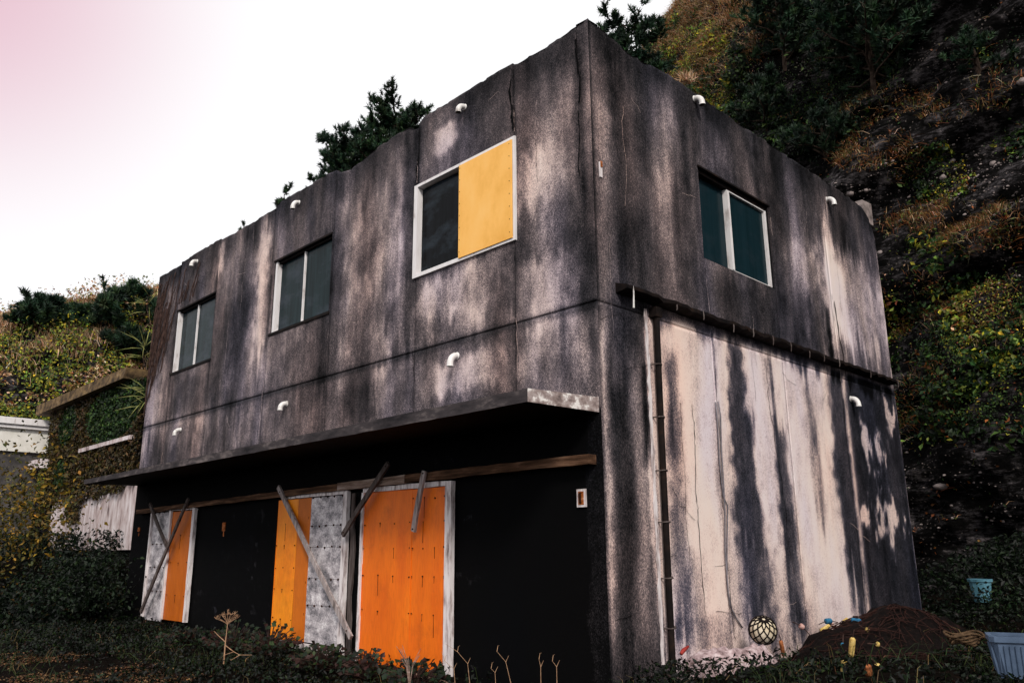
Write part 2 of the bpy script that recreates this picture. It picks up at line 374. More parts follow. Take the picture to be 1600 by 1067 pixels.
# ------------------------------------------------------------------ concrete building
B = empty('concrete_building', (-6.5, 4.2, -.3))
tag(B, 'two storey abandoned concrete building with black streaked walls and orange boarded openings', 'building')
ZT = 7.45; ZJ = 3.87; XL = -13.07; YR = 8.47
def streaks(lst, ax, a, z, seed):
    """lst: (px, py0, py1, half width px, amount, softness) -> added to stain; a = wall coordinate array, z = height"""
    out = np.zeros_like(a)
    for k, (px, y0, y1, hw, am, so) in enumerate(lst):
        A = pl(px, (y0 + y1) / 2, ax, 0.0); T = pl(px, y0, ax, 0.0); Bt = pl(px, y1, ax, 0.0); E = pl(px + hw, (y0 + y1) / 2, ax, 0.0)
        k1 = 1 - ax
        half = abs(E[k1] - A[k1]); c0 = A[k1]; z1, z0 = T[2], Bt[2]
        wob = (vn(z * 1.3, a * 0, 0, seed + k) - .5) * half * .5 + (vn(z * 7, a * 9, 0, seed + k + 50) - .5) * half * .7
        fx = 1 - sstep(1 - so, 1 + so, np.abs(a - c0 + wob) / half)
        ez = max(.12, (z1 - z0) * .22); jag = (vn(a * 9, 0, 0, seed + k + 90) + vn(a * 30, 0, 0, seed + k + 91) - 1) * ez * 1.3
        fz = sstep(z0 - ez * .4, z0 + ez, z + jag) * (1 - sstep(z1 - ez * .6, z1 + ez * .3, z + jag * .6))
        out += am * fx * fz
    return out
joints_x = [-1.3, -3.31, -5.56, -7.62, -9.93, -11.85]
joints_y = [2.3, 4.25, 6.2]
TOPC = {0: .0, 1: .03, 2: -.02, 3: .04, 4: -.03, 5: .02, 6: -.04}
def top_left(x):
    i = np.digitize(-x, [1.3, 3.31, 5.56, 7.62, 9.93, 11.85]); base = np.vectorize(TOPC.get)(i)
    z = ZT + base + .05 * (fbm(x * 1.1, 0, 0, 5, 3) - .5) + .02 * (fbm(x * 9, 0, 0, 6, 2) - .5)
    z = z - .10 * np.exp(-((x + 3.36) / .12) ** 2) - .12 * np.exp(-((x + 5.1) / .5) ** 2)
    k = sstep(.15, .6, -x); return z * k + (ZT + .02 + .012 * vn(x * 30, 0, 0, 61)) * (1 - k)
def top_right(y):
    z = ZT + .04 * (fbm(y * 1.1, 3, 0, 8, 3) - .5) + .018 * (fbm(y * 9, 3, 0, 9, 2) - .5) - .05 * np.exp(-((y - .9) / .5) ** 2)
    r = .75; e = np.clip((y - (YR - r)) / r, 0, 1); z = z - (1 - np.sqrt(1 - e ** 2 * .98)) * r * .75
    k = sstep(.15, .6, y); return z * k + (ZT + .02 + .012 * vn(y * 30, 2, 0, 61)) * (1 - k)
def wall(side):
    left = side == 'L'; L_ = 13.07 if left else YR
    js = [-x for x in joints_x] if left else joints_y
    holes = [(1.27, 3.33, 4.96, 6.37), (5.59, 7.50, 4.96, 6.30), (9.91, 11.80, 4.92, 6.29)] if left else [(2.28, 4.2, 4.955, 6.27)]
    us = list(np.arange(0.012, L_, .045)) + [L_]; zs = list(np.arange(-.6, ZT, .045)) + [ZT]
    cr = []
    for j in js: cr += [j - .008, j - .004, j + .004, j + .008]
    if left: cr = [c for c in cr]
    hu = []; hz = []
    for h in holes: hu += [h[0], h[1]]; hz += [h[2], h[3]]
    us = sorted([u for u in us if all(abs(u - c) > .022 for c in cr + hu)] + hu + [c for c in cr if all(abs(c - h) > .004 for h in hu)])
    cz = [ZJ - .008, ZJ - .004, ZJ + .004, ZJ + .008]
    zs = sorted([z for z in zs if all(abs(z - c) > .022 for c in cz + hz)] + hz + cz)
    us = np.unique(np.round([0.0] + us, 5)); zs = np.unique(np.round(zs, 5))
    Ug, Zg = np.meshgrid(us, zs, indexing='ij')
    top = top_left(-us) if left else top_right(us)
    z6 = 6.6; Zw = np.where(Zg > z6, z6 + (Zg - z6) * ((top - z6) / (ZT - z6))[:, None], Zg)
    dep = np.zeros_like(Ug)                               # + is outward
    for j in js: dep -= .011 * ((np.abs(Ug - j) < .0045) & ((Zg > 2.6) if left else (Zg > -1)))
    dep -= .012 * (np.abs(Zg - ZJ) < .0045)
    dep += .012 * (fbm(Ug * .7, Zg * .7, 0, 71 if left else 72, 3) - .5)* sstep(0, .2, Ug)
    # worn corner arris and broken top edge
    if left: dep -= .022 * np.exp(-((Ug - .17) / .035) ** 2) * sstep(3.9, 5.0, Zg) * (.4 + vn(Zg * 5, 0, 0, 77))
    dep -= .015 * (vn(Ug * 7, 0, 0, 78) > .62) * sstep(-.07, 0, Zw - top[:, None])
    A = Ug if not left else -Ug; st = np.full_like(Ug, .30); zz = Zw
    nz = fbm(Ug * 4.2, zz * .55, 0, 81 if left else 82, 5); big = fbm(Ug * 1.3, zz * .9, 0, 83 if left else 84, 4)
    st = .455 + (nz - .5) * .30 + (big - .5) * .50 + (fbm(Ug * 17, zz * .8, 0, 181, 3) - .5) * .11
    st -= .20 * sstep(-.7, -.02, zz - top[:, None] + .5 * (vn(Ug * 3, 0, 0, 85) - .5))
    for j in js:
        st -= .16 * np.exp(-(np.abs(Ug - j) / .035)) * (.3 + vn(zz * 1.5, j, 0, 86))
    if left:
        S = [(700, 190, 235, 18, .28, .7), (690, 160, 290, 38, .10, .8), (840, 235, 330, 30, .22, .9), (835, 400, 520, 42, .26, .9), (865, 500, 560, 40, .12, .9),
             (905, 60, 330, 7, -.30, .8), (918, 270, 560, 13, -.32, .8), (820, 110, 240, 10, -.10, .8), (803, 105, 215, 4, -.28, .6), (880, 300, 420, 25, -.10, .9),
             (690, 430, 500, 30, .22, .8), (755, 395, 500, 25, .20, .8), (668, 440, 540, 12, .25, .8), (795, 380, 500, 12, -.25, .7), (725, 470, 530, 30, .10, .8),
             (600, 300, 480, 30, .16, .9), (560, 330, 500, 14, .14, .9), (620, 440, 560, 18, .22, .8), (590, 500, 600, 14, .14, .8), (640, 210, 540, 9, -.30, .8), (655, 190, 290, 5, -.15, .8), (545, 280, 420, 12, .10, .8),
             (408, 335, 560, 8, .36, .8), (395, 350, 640, 10, .12, .9), (375, 380, 700, 14, -.18, .9), (470, 530, 650, 40, -.18, .9), (505, 350, 660, 8, -.22, .8), (455, 320, 380, 30, .02, .9),
             (345, 380, 430, 4, .34, .6), (300, 590, 640, 30, -.12, .9), (320, 640, 700, 10, .14, .8), (240, 560, 700, 14, .20, .9), (275, 650, 700, 30, .16, .9), (385, 640, 700, 40, .12, .9), (350, 480, 620, 10, -.25, .8),
             (560, 600, 660, 40, -.14, .9), (590, 570, 640, 10, .16, .8), (700, 560, 620, 40, .22, .9), (760, 540, 610, 30, .20, .9), (735, 560, 620, 60, .06, .9), (870, 500, 590, 28, -.10, .9), (830, 510, 600, 16, .18, .9), (905, 480, 600, 14, .12, .9), (690, 570, 620, 9, .2, .8)]
        st += streaks([(d[0], d[1], d[2], d[3], d[4] * (.72 if d[4] < 0 else 1.0), d[5]) for d in S], 1, A, zz, 300)
        st -= .25 * sstep(.12, 0, ZJ - zz) * sstep(-.05, 0, ZJ - zz)
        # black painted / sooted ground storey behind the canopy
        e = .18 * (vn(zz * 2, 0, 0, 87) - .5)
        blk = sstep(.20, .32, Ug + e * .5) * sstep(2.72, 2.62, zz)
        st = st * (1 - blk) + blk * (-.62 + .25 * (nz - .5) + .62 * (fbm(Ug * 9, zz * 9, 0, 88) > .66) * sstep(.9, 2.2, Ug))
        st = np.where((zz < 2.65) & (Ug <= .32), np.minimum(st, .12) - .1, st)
        st += streaks([(905, 790, 1040, 5, .30, .9)], 1, A, zz, 410)
    else:
        up = sstep(3.9, 4.0, zz)
        S = [(945, 60, 450, 10, .10, .8), (968, 80, 440, 14, -.22, .8), (1000, 100, 420, 12, -.12, .8), (1040, 130, 330, 14, .14, .9), (1020, 330, 460, 14, -.04, .9), (1062, 260, 500, 10, -.12, .9), (1072, 150, 420, 8, -.14, .8), (1082, 200, 440, 5, .10, .8),
             (1110, 180, 270, 14, .12, .9), (1150, 200, 290, 12, .10, .9), (1180, 230, 300, 7, -.16, .8), (1160, 440, 540, 50, -.14, .9),
             (1240, 250, 420, 9, .12, .9), (1250, 380, 460, 16, .12, .9), (1215, 240, 520, 10, -.14, .9), (1270, 290, 560, 10, -.08, .9), (1300, 330, 520, 6, .36, .7), (1340, 400, 560, 40, .30, .8), (1310, 400, 540, 18, .20, .8), (1345, 340, 400, 30, .04, .9), (1320, 340, 400, 6, -.16, .8), (1375, 430, 570, 10, .10, .8), (1296, 480, 570, 3, -.55, .6), (1260, 470, 560, 28, -.16, .9)]
        base_u = .395 + (nz - .5) * .42 + (big - .5) * .34 + (fbm(Ug * 17, zz * .8, 0, 182, 3) - .5) * .11 - .18 * sstep(-.6, -.02, zz - top[:, None])
        base_u += streaks(S, 0, A, zz, 500)
        # lower storey: pale render with dark run-off streaks
        lowr = .92 + (nz - .5) * .22 + (big - .5) * .22
        D = [(1052, 540, 700, 12, -.55, .6), (1062, 640, 1010, 20, -.60, .6), (1095, 860, 1010, 16, -.25, .9), (1152, 520, 720, 18, -.85, .35), (1165, 640, 860, 25, -.85, .45), (1185, 780, 1010, 34, -.60, .6), (1168, 840, 1010, 40, -.3, .8),
             (1225, 650, 840, 14, -.75, .5), (1240, 790, 1010, 18, -.75, .5), (1222, 560, 1000, 3, -.5, .6), (1272, 600, 840, 7, -.42, .7), (1282, 660, 850, 5, -.35, .7), (1322, 590, 1000, 13, -1.0, .45), (1330, 560, 1000, 8, -.9, .5), (1118, 520, 640, 2.5, -.6, .5),
             (1205, 560, 640, 10, -.22, .8), (1105, 960, 1020, 60, -.25, .9), (1270, 940, 1000, 60, -.12, .9), (1128, 640, 1000, 5, -.22, .8)]
        lowr += (fbm(Ug * 8, zz * 2.4, 0, 191, 5) - .5) * .34
        lowr += streaks([(d[0], d[1], d[2], d[3] * .68, d[4] * .70, min(d[5] * 1.35, .95)) for d in D], 0, A, zz, 600)
        lowr = np.maximum(lowr, .27 + (nz - .5) * .25)
        patch = sstep(6.25, 6.45, Ug)                                  # dark last panel with flaked patches
        m_ = 0
        for (qx, qy, ry_, rz_) in ((1392, 812, .62, .42), (1378, 700, .45, .40), (1390, 655, .30, .30), (1352, 690, .20, .45), (1355, 800, .25, .3)):
            c_ = pl(qx, qy, 0, 0.0); m_ = np.maximum(m_, np.exp(-((Ug - c_[1]) / ry_) ** 2 - ((zz - c_[2]) / rz_) ** 2))
        fl = .6 * fbm(Ug * 3.4, zz * 1.7, 0, 89, 5) + .2 + .85 * (fbm(Ug * 9, zz * 4.2, 0, 90, 4) - .5)
        lp = .17 + (nz - .5) * .3 + .60 * sstep(.72, .95, m_ * .50 + fl)
        lowr = lowr * (1 - patch) + lp * patch
        pil = sstep(.98, .93, Ug)                                       # corner strip
        ps = .40 + (nz - .5) * .25 + streaks([(947, 480, 1000, 9, .34, .8), (975, 560, 1050, 14, -.26, .8), (1003, 560, 1000, 9, .18, .8), (975, 640, 800, 10, .02, .8), (1018, 500, 760, 5, .42, .6), (1026, 700, 1000, 6, .40, .6), (1008, 560, 700, 4, -.34, .6), (970, 470, 560, 20, -.12, .9)], 0, A, zz, 800)
        lowr = lowr * (1 - pil) + ps * pil
        gut_fade = sstep(4.05, 3.75, zz + .28 * (vn(Ug * 5, 0, 0, 90) - .5) + .2 * (vn(Ug * 15, 0, 0, 91) - .5))  # ragged darker band just under the gutter
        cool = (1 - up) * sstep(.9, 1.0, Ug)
        lowr -= (1 - gut_fade) * .55 * sstep(.5, 1.0, Ug)
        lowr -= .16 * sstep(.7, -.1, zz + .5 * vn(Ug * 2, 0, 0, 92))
        st = base_u * up + lowr * (1 - up)
        st -= .3 * np.exp(-(Ug / .03) ** 2)
        st += .34 * sstep(YR - .05, YR - .01, Ug) * (vn(zz * 4, 0, 0, 97) > .3)
    if left: cool = np.zeros_like(st)
    # positions
    if left: V = np.stack([-Ug, -dep, Zw], -1)
    else: V = np.stack([dep, Ug, Zw], -1)
    n, m = Ug.shape
    ii, kk = np.meshgrid(np.arange(n - 1), np.arange(m - 1), indexing='ij')
    uc = (us[ii] + us[ii + 1]) / 2; zc = (zs[kk] + zs[kk + 1]) / 2
    keep = np.ones_like(uc, bool)
    for h in holes: keep &= ~((uc > h[0]) & (uc < h[1]) & (zc > h[2]) & (zc < h[3]))
    i = (ii * m + kk)[keep]
    Fq = np.stack([i, i + 1, i + m + 1, i + m], 1) if not left else np.stack([i, i + 1, i + m + 1, i + m], 1)
    Vl = V.reshape(-1, 3); sl_ = st.ravel()
    # reveals of the openings and the parapet top / inner face
    ex = []; es = []; ef = []; b0 = len(Vl)
    def P(u, z, d): return (-u, d, z) if left else (-d, u, z)
    for h in holes:
        a = [(h[0], h[2]), (h[1], h[2]), (h[1], h[3]), (h[0], h[3])]
        for q in range(4):
            p, r = a[q], a[(q + 1) % 4]; b = b0 + len(ex)
            ex += [P(*p, 0), P(*r, 0), P(*r, .16), P(*p, .16)]; es += [.12] * 4; ef.append((b, b + 1, b + 2, b + 3))
    for q in range(len(us)):
        ex += [P(us[q], top[q] - (.004), .012), P(us[q], top[q] + .005, .19), P(us[q], 6.8, .19)]; es += [.30, .2, .1]
    b = b0 + 4 * 4 * len(holes)
    for q in range(len(us) - 1):
        for k in (0, 1): ef.append((b + q * 3 + k, b + q * 3 + k + 1, b + q * 3 + 3 + k + 1, b + q * 3 + 3 + k))
        ef.append((q * m + m - 1, b + q * 3, b + q * 3 + 3, (q + 1) * m + m - 1))
    # hairline cracks, pale drips and joint edges as thin raised ribbons of the same render
    rc = random.Random(17 if left else 18)
    def ribbon(pts, wd, stv):
        b = b0 + len(ex); nP = len(pts)
        for q, (u, z) in enumerate(pts):
            du = pts[min(q + 1, nP - 1)][0] - pts[max(q - 1, 0)][0]; dz = pts[min(q + 1, nP - 1)][1] - pts[max(q - 1, 0)][1]; l_ = math.hypot(du, dz) + 1e-9
            w_ = wd * rc.uniform(.3, 1.0) * .5; dd = -.0085
            ex.append(P(u - dz / l_ * w_, z + du / l_ * w_, dd)); ex.append(P(u + dz / l_ * w_, z - du / l_ * w_, dd)); es.extend([stv, stv])
        for q in range(nP - 1): ef.append((b + q * 2, b + q * 2 + 1, b + q * 2 + 3, b + q * 2 + 2))
    def inhole(u, z): return any(h[0] - .05 < u < h[1] + .05 and h[2] - .05 < z < h[3] + .05 for h in holes)
    def crack(u, z, au, az, n_, wd, stv):
        pts = []
        for q in range(n_):
            if u < .03 or u > L_ - .03 or z > 7.3 or inhole(u, z) or (left and z < 2.85): break
            pts.append((u, z)); u += au * rc.uniform(.2, 1.6) + rc.uniform(-.02, .02); z += az * rc.uniform(.2, 1.6) + rc.uniform(-.012, .012)
        if len(pts) > 2: ribbon(pts, wd, stv)
    for j in js:
        for q in range(7): crack(j + rc.choice([-.016, .016]), rc.uniform(3.0, 7.2) if left else rc.uniform(.3, 7.0), 0, -.06, rc.randint(5, 22), .009, rc.choice([.75, .7, -.3, -.3]))
    for q in range(26): crack(rc.uniform(.3, L_ - .3), rc.uniform(2.9, 7.2) if left else rc.uniform(.4, 7.0), rc.choice([-1, 1]) * .05, rc.uniform(-.05, .02), rc.randint(5, 14), .006, rc.choice([-.3, -.3, .7]))
    for q in range(30): crack(rc.uniform(.2, L_ - .2), rc.uniform(4.2, 7.3), 0, -.07, rc.randint(6, 20), .007, rc.choice([.66, .02, -.1]))
    if left:
        crack(.20, 7.28, .0, -.07, 14, .030, -.3); crack(.19, 6.3, -.002, -.07, 14, .022, -.3); crack(1.335, 7.25, .0, -.07, 13, .045, -.3); crack(3.28, 7.3, 0, -.06, 16, .03, -.3)
    else:
        crack(1.75, 2.9, .004, -.07, 40, .012, -.2); crack(6.28, 5.2, .003, -.06, 20, .035, -.3); crack(3.7, 3.8, .006, -.07, 50, .012, -.2); crack(1.5, 2.9, 0, -.07, 30, .008, -.1)
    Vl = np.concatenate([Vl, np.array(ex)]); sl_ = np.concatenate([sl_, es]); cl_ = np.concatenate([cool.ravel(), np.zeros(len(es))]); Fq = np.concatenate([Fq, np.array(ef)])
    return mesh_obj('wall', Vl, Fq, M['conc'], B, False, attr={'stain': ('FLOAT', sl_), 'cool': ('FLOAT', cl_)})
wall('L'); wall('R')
mb = MB(); mb.add([(XL, 0, -.6), (XL, 0, 7.4), (XL, YR, 7.4), (XL, YR, -.6)], [(0, 1, 2, 3)]); mb.add([(XL, YR, -.6), (0, YR, -.6), (0, YR, 6.7), (XL, YR, 6.7)], [(0, 1, 2, 3)])
mb.add([(0, YR - .19, 6.8), (0, YR, 6.7), (XL, YR, 6.7), (XL, YR - .19, 6.8)], [(0, 1, 2, 3)])
mb.build('rear_wall', M['roof'], B)
mb = MB(); mb.box((XL + .05, .2, 6.6), (-.2, YR - .05, 6.8)); mb.box((XL + .3, .5, 4.4), (-.4, YR - .3, 4.5)); mb.build('roof', M['roof'], B)
mb = MB()                                    # dark rooms behind the openings
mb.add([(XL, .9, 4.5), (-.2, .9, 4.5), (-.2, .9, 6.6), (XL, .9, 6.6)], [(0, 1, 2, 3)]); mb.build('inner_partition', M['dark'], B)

# windows -----------------------------------------------------------
def window(side, h, kind):
    """h = (u0,u1,z0,z1); kind selects frame thickness, panes and boards"""
    left = side == 'L'
    def bx(mb, u0, u1, z0, z1, d0, d1):     # d = depth inside the wall, negative = proud
        if left: mb.box((-u1, d0, z0), (-u0, d1, z1))
        else: mb.box((-d1, u0, z0), (-d0, u1, z1))
    u0, u1, z0, z1 = h; wd = MB()
    um = (u0 + u1) / 2
    if kind == 'boarded':                      # proud white frame, right half covered by a yellow board
        t = .06
        bx(wd, u0 - .015, u1 + .02, z0 - .015, z0 + .04, -.03, .10); bx(wd, u0 - .015, u1 + .02, z1 - .03, z1 + .012, -.03, .10)
        bx(wd, u0 - .015, u0 + .025, z0 + .04, z1 - .03, -.03, .10); bx(wd, u1 - .06, u1 + .02, z0 + .04, z1 - .03, -.03, .10)
        fr = wd.build('window', M['white'], B); fr['label'] = 'white framed window half covered by yellow board'
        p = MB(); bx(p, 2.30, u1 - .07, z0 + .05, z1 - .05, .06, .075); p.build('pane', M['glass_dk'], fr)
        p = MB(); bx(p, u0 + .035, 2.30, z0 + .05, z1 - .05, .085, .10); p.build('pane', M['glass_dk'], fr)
        y = MB(); bx(y, u0 + .028, 2.33, z0 + .02, z1 - .034, -.045, -.031)
        y.mi = 1
        for q in range(8):
            for uu in (u0 + .07, 2.31):
                zq = z0 + .1 + q * .175; bx(y, uu - .005, uu + .005, zq, zq + .010, -.048, -.044)
        yb = y.build('board', [M['yel'], M['nail']], fr); yb['label'] = 'yellow orange board over half the window'
    else:
        dk = kind == 'side'
        # sliding window: the jamb nearest the far side is thick and white
        if left:
            bx(wd, u1 - .075, u1 - .002, z0 + .002, z1 - .005, .015, .13)          # thick jamb at the left
            bx(wd, u0 + .002, u1 - .075, z0 + .002, z0 + .03, .05, .13)
            bx(wd, um - .013, um + .013, z0 + .03, z1 - .03, .055, .13)
            wd.mi = 1
            bx(wd, u0 + .002, u1 - .075, z1 - .035, z1 - .003, .05, .13); bx(wd, u0 + .002, u0 + .02, z0 + .03, z1 - .035, .05, .13)
            bx(wd, u0 - .02, u1 + .06, z0 - .05, z0 - .003, -.018, .05)
            bx(wd, u0 - .01, u1 + .03, z1 + .003, z1 + .035, -.012, .05)
        else:
            um = 3.06
            bx(wd, um, um + .055, z0 + .03, z1 - .08, .02, .13); bx(wd, u1 - .055, u1 - .003, z0 + .03, z1 - .08, .03, .13)
            bx(wd, um, u1 - .003, z0 + .003, z0 + .03, .03, .13); bx(wd, um, u1 - .003, z1 - .08, z1 - .058, .03, .13)
            wd.mi = 1
            bx(wd, u0 + .003, um, z0 + .003, z0 + .03, .05, .13)
            bx(wd, u0 + .003, u1 - .003, z1 - .055, z1 - .003, .02, .13)
            bx(wd, u0 + .003, u0 + .02, z0 + .03, z1 - .058, .05, .13)
            bx(wd, u0 - .02, u1 + .03, z1 + .003, z1 + .03, -.03, .05)
        fr = wd.build('window', [M['white'], M['black']], B)
        gm = M['glass'] if left else M['glass_teal']
        if left:
            p = MB(); bx(p, u0 + .02, um - .013, z0 + .03, z1 - .035, .09, .10); p.build('pane', gm, fr)
            p = MB(); bx(p, um + .013, u1 - .075, z0 + .03, z1 - .035, .105, .115); p.build('pane', gm, fr)
        else:
            p = MB(); bx(p, u0 + .02, um, z0 + .03, z1 - .058, .10, .11); p.build('pane', gm, fr)
            p = MB(); bx(p, um + .055, u1 - .055, z0 + .03, z1 - .08, .07, .08); p.build('pane', gm, fr)
window('L', (1.27, 3.33, 4.96, 6.37), 'boarded')
window('L', (5.59, 7.50, 4.96, 6.30), 'slide')
window('L', (9.91, 11.80, 4.92, 6.29), 'slide')
window('R', (2.28, 4.2, 4.955, 6.27), 'side')

# canopy over the ground storey ---------------------------------------
us = np.arange(-.03, -13.1, -.1); mb = MB(); vs = []; D = 1.10
for u in us:
    e1, e2, e3 = [(.012 * (float(fbm(u * 5, k, 0, 60)) - .5)) for k in (1, 2, 3)]
    zt_ = 2.785 - .010 * abs(u) * .5
    th = .135 - .0035 * abs(u)
    vs += [(u, 0, zt_), (u, -D + e1, zt_ - .05 + e2), (u, -D + e1 * .6, zt_ - .05 - th + e3), (u, 0, zt_ - th - .03)]
fs = []
for q in range(len(us) - 1):
    for k in range(3): fs.append((q * 4 + k, q * 4 + 4 + k, q * 4 + 5 + k, q * 4 + 1 + k))
fs.append(tuple(4 * (len(us) - 1) + k for k in range(4)))
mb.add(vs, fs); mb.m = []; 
for q in range(len(us) - 1): mb.m += [0, 0, 2]  # underside gets the near-black material, its shade painted on
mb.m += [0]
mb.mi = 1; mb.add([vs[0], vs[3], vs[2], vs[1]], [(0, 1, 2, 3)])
mb.build('canopy', [M['canopy'], M['canopy_end_lit'], M['dark']], B)

# beam, doors, planks ---------------------------------------------------
def beam(px0, px1, mat, zt0=2.17, zt1=2.14, h=.10, y0=-.13):
    mb = MB(); n = 14
    a = [pl(px0, 700, 1, 0)[0], pl(px1, 700, 1, 0)[0]]
    return a
mb = MB(); mb.plank((-.09, -.065, 2.12), (-3.28, -.065, 2.115), .105, .125, seg=14, jit=.004); mb.build('beam', M['beam'], B)
mb = MB(); mb.plank((-3.285, -.065, 2.115), (-4.9, -.065, 2.10), .11, .12, seg=8, jit=.004); b_ = mb.build('beam', M['beam_lt'], B); b_['label'] = 'sun bleached section of the wooden beam'
mb = MB(); mb.plank((-4.905, -.065, 2.10), (-12.65, -.065, 2.02), .09, .12, seg=30, jit=.004); mb.build('beam', M['beam'], B)
def nails(mb, x, y, z, streak=0.0, r=.006):
    mb.mi = 1
    mb.ball((x, y, z), r, 6, 4)
    if streak > 0: mb.plank((x, y + .001, z), (x + random.uniform(-.004, .004), y + .001, z - streak), .004, .004, seg=3, jit=.0012)
    mb.mi = 0
ZB = -.24
# right door: two orange boards in a white frame
dr = MB()
dr.plank((-2.42, -.06, ZB - .02), (-2.42, -.06, 2.035), .115, .07, seg=16, jit=.002)
dr.plank((-4.30, -.055, 2.02), (-2.48, -.055, 2.012), .065, .05, seg=10, jit=.003)
dr.plank((-4.31, -.055, ZB), (-4.31, -.055, 1.99), .045, .05, seg=16, jit=.003)
dR = dr.build('door', M['stile'], B); dR['label'] = 'double width orange boarded door in a flaking white frame'
def panel(x0, x1, z0, z1, mat, cols, rows, seed, y=-.055, lb=None, th=.012, par=None, dxb=0):
    random.seed(seed)
    mb = MB(); nx, nz = 8, 20
    for i in range(nx):
        for k in range(nz):
            pass
    vs = []; W = lambda u, t: y + .006 * math.sin(u * 5 + t * 3) * 1.0
    for i in range(nx + 1):
        for k in range(nz + 1):
            u = i / nx; t = k / nz; vs.append((x0 + (x1 - x0) * u + dxb * (1 - t), W(u, t), z0 + (z1 - z0) * t + (random.uniform(-.004, .004) if k in (0, nz) else 0)))
    fs = [(i * (nz + 1) + k, (i + 1) * (nz + 1) + k, (i + 1) * (nz + 1) + k + 1, i * (nz + 1) + k + 1) for i in range(nx) for k in range(nz)]
    mb.add(vs, fs)
    for xx in (x0, x1):
        mb.add([(xx, y - .001, z0), (xx, y + th, z0), (xx, y + th, z1), (xx, y - .001, z1)], [(0, 1, 2, 3)])
    mb.add([(x0, y - .001, z1), (x1, y - .001, z1), (x1, y + th, z1), (x0, y + th, z1)], [(0, 1, 2, 3)])
    for rz in rows:
        for cx_ in cols:
            if random.random() < .12: continue
            xx = x0 + (x1 - x0) * cx_ + random.uniform(-.012, .012); zz = rz + random.uniform(-.012, .012)
            nails(mb, xx, y - .008, zz, random.choice([0, 0, .05, .08, .13, .26]) if .1 < cx_ < .9 else random.choice([0, 0, .03]), random.uniform(.007, .012))
    o = mb.build('panel', [mat, M['nail']], par)
    if lb: o['label'] = lb
    return o
rows = [-.15, .42, .87, 1.22, 1.55]
panel(-4.285, -3.185, ZB, 1.985, M['org'], (.03, .36, .66, .97), rows, 3, par=dR)
panel(-3.18, -2.485, ZB, 1.975, M['org'], (.05, .36, .68, .95), [r + .01 for r in rows] + [1.85], 4, y=-.062, par=dR)
# middle door: amber board, amber return with its shade painted in, galvanised sheet
dm = MB()
dm.plank((-4.73, -.06, -.15), (-4.73, -.06, 2.03), .10, .06, seg=14, jit=.003)
dm.plank((-6.5, -.05, 2.035), (-4.7, -.05, 2.03), .07, .05, seg=10, jit=.003)
dm.plank((-6.35, -.05, -.14), (-4.7, -.05, -.20), .08, .08, seg=10, jit=.003)
dM = dm.build('door', M['stile'], B); dM['label'] = 'door of amber board and nailed galvanised sheet behind a diagonal plank'
panel(-6.63, -6.01, -.10, 1.985, M['org2'], (.06, .45, .95), [.2, .62, .95, 1.28, 1.6], 5, par=dM, y=-.10)
mb = MB(); mb.add([(-6.005, -.10, -.10), (-5.72, -.045, -.10), (-5.72, -.045, 1.99), (-6.005, -.10, 1.985)], [(0, 1, 2, 3)])
for zz in (.3, .75, 1.25, 1.7): nails(mb, -5.76, -.055, zz, .03)
o = mb.build('panel', [M['org3'], M['nail']], dM); o['label'] = 'orange return strip painted darker as shade'
o.data.materials[0] = M['org4']  # strip turns from the light; that shade is put into its colour
mb = MB(); random.seed(9)
bands = [(-.10, .42), (.425, .80), (.805, 1.25), (1.255, 1.56), (1.565, 1.985)]
for q, (a, b) in enumerate(bands):
    mb.box((-5.715, -.048 - .004 * (q % 2), a), (-4.79, -.04, b))
    mb.mi = 1
    for k in range(5): mb.ball((-5.66 + k * .2 + random.uniform(-.02, .02), -.054, b + random.uniform(-.01, .01)), .017, 7, 4)
    mb.mi = 0
mb.build('metal_sheet', [M['galv'], M['nail']], dM)
# gap with two warped boards between the doors
for (xa, wd_, s0) in ((-4.60, .11, 1), (-4.385, .07, 2)):
    mb = MB(); vs = []
    for k in range(15):
        z = -.2 + k * 2.2 / 14; wv = .02 * math.sin(k * .8 + s0) + .012 * math.sin(k * 2.1 + s0)
        vs += [(xa - wd_ / 2 + wv * .3, -.03, z), (xa + wd_ / 2 + wv, -.04, z), (xa + wd_ / 2 + wv, -.012, z)]
    fs = []
    for k in range(14):
        for j in (0, 1): fs.append((k * 3 + j, k * 3 + j + 1, k * 3 + j + 4, k * 3 + j + 3))
    mb.add(vs, fs); mb.build('warped_board', M['plank_dk'], B)
# left door
dl = MB()
dl.plank((-9.86, -.06, -.05), (-9.86, -.06, 2.0), .10, .06, seg=14, jit=.003)
dl.plank((-11.93, -.05, 2.03), (-9.9, -.05, 2.0), .06, .05, seg=10, jit=.003)
dl.plank((-11.88, -.06, -.05), (-11.88, -.06, 2.0), .055, .06, seg=14, jit=.003)
dl.plank((-10.93, -.065, -.05), (-10.93, -.065, 2.0), .085, .06, seg=14, jit=.003)
dL = dl.build('door', M['stile'], B); dL['label'] = 'narrow door half orange board and half metal sheet behind crossed planks'
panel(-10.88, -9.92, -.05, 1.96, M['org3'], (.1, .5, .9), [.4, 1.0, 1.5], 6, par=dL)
mb = MB(); random.seed(19)
for q, (a, b) in enumerate([(-.1, .45), (.455, .9), (.905, 1.35), (1.355, 1.97)]):
    mb.box((-11.84, -.048 - .004 * (q % 2), a), (-10.98, -.04, b)); mb.mi = 1
    for k in range(4): mb.ball((-11.75 + k * .22, -.054, b), .016, 6, 4)
    mb.mi = 0
mb.build('metal_sheet', [M['galv'], M['nail']], dL)
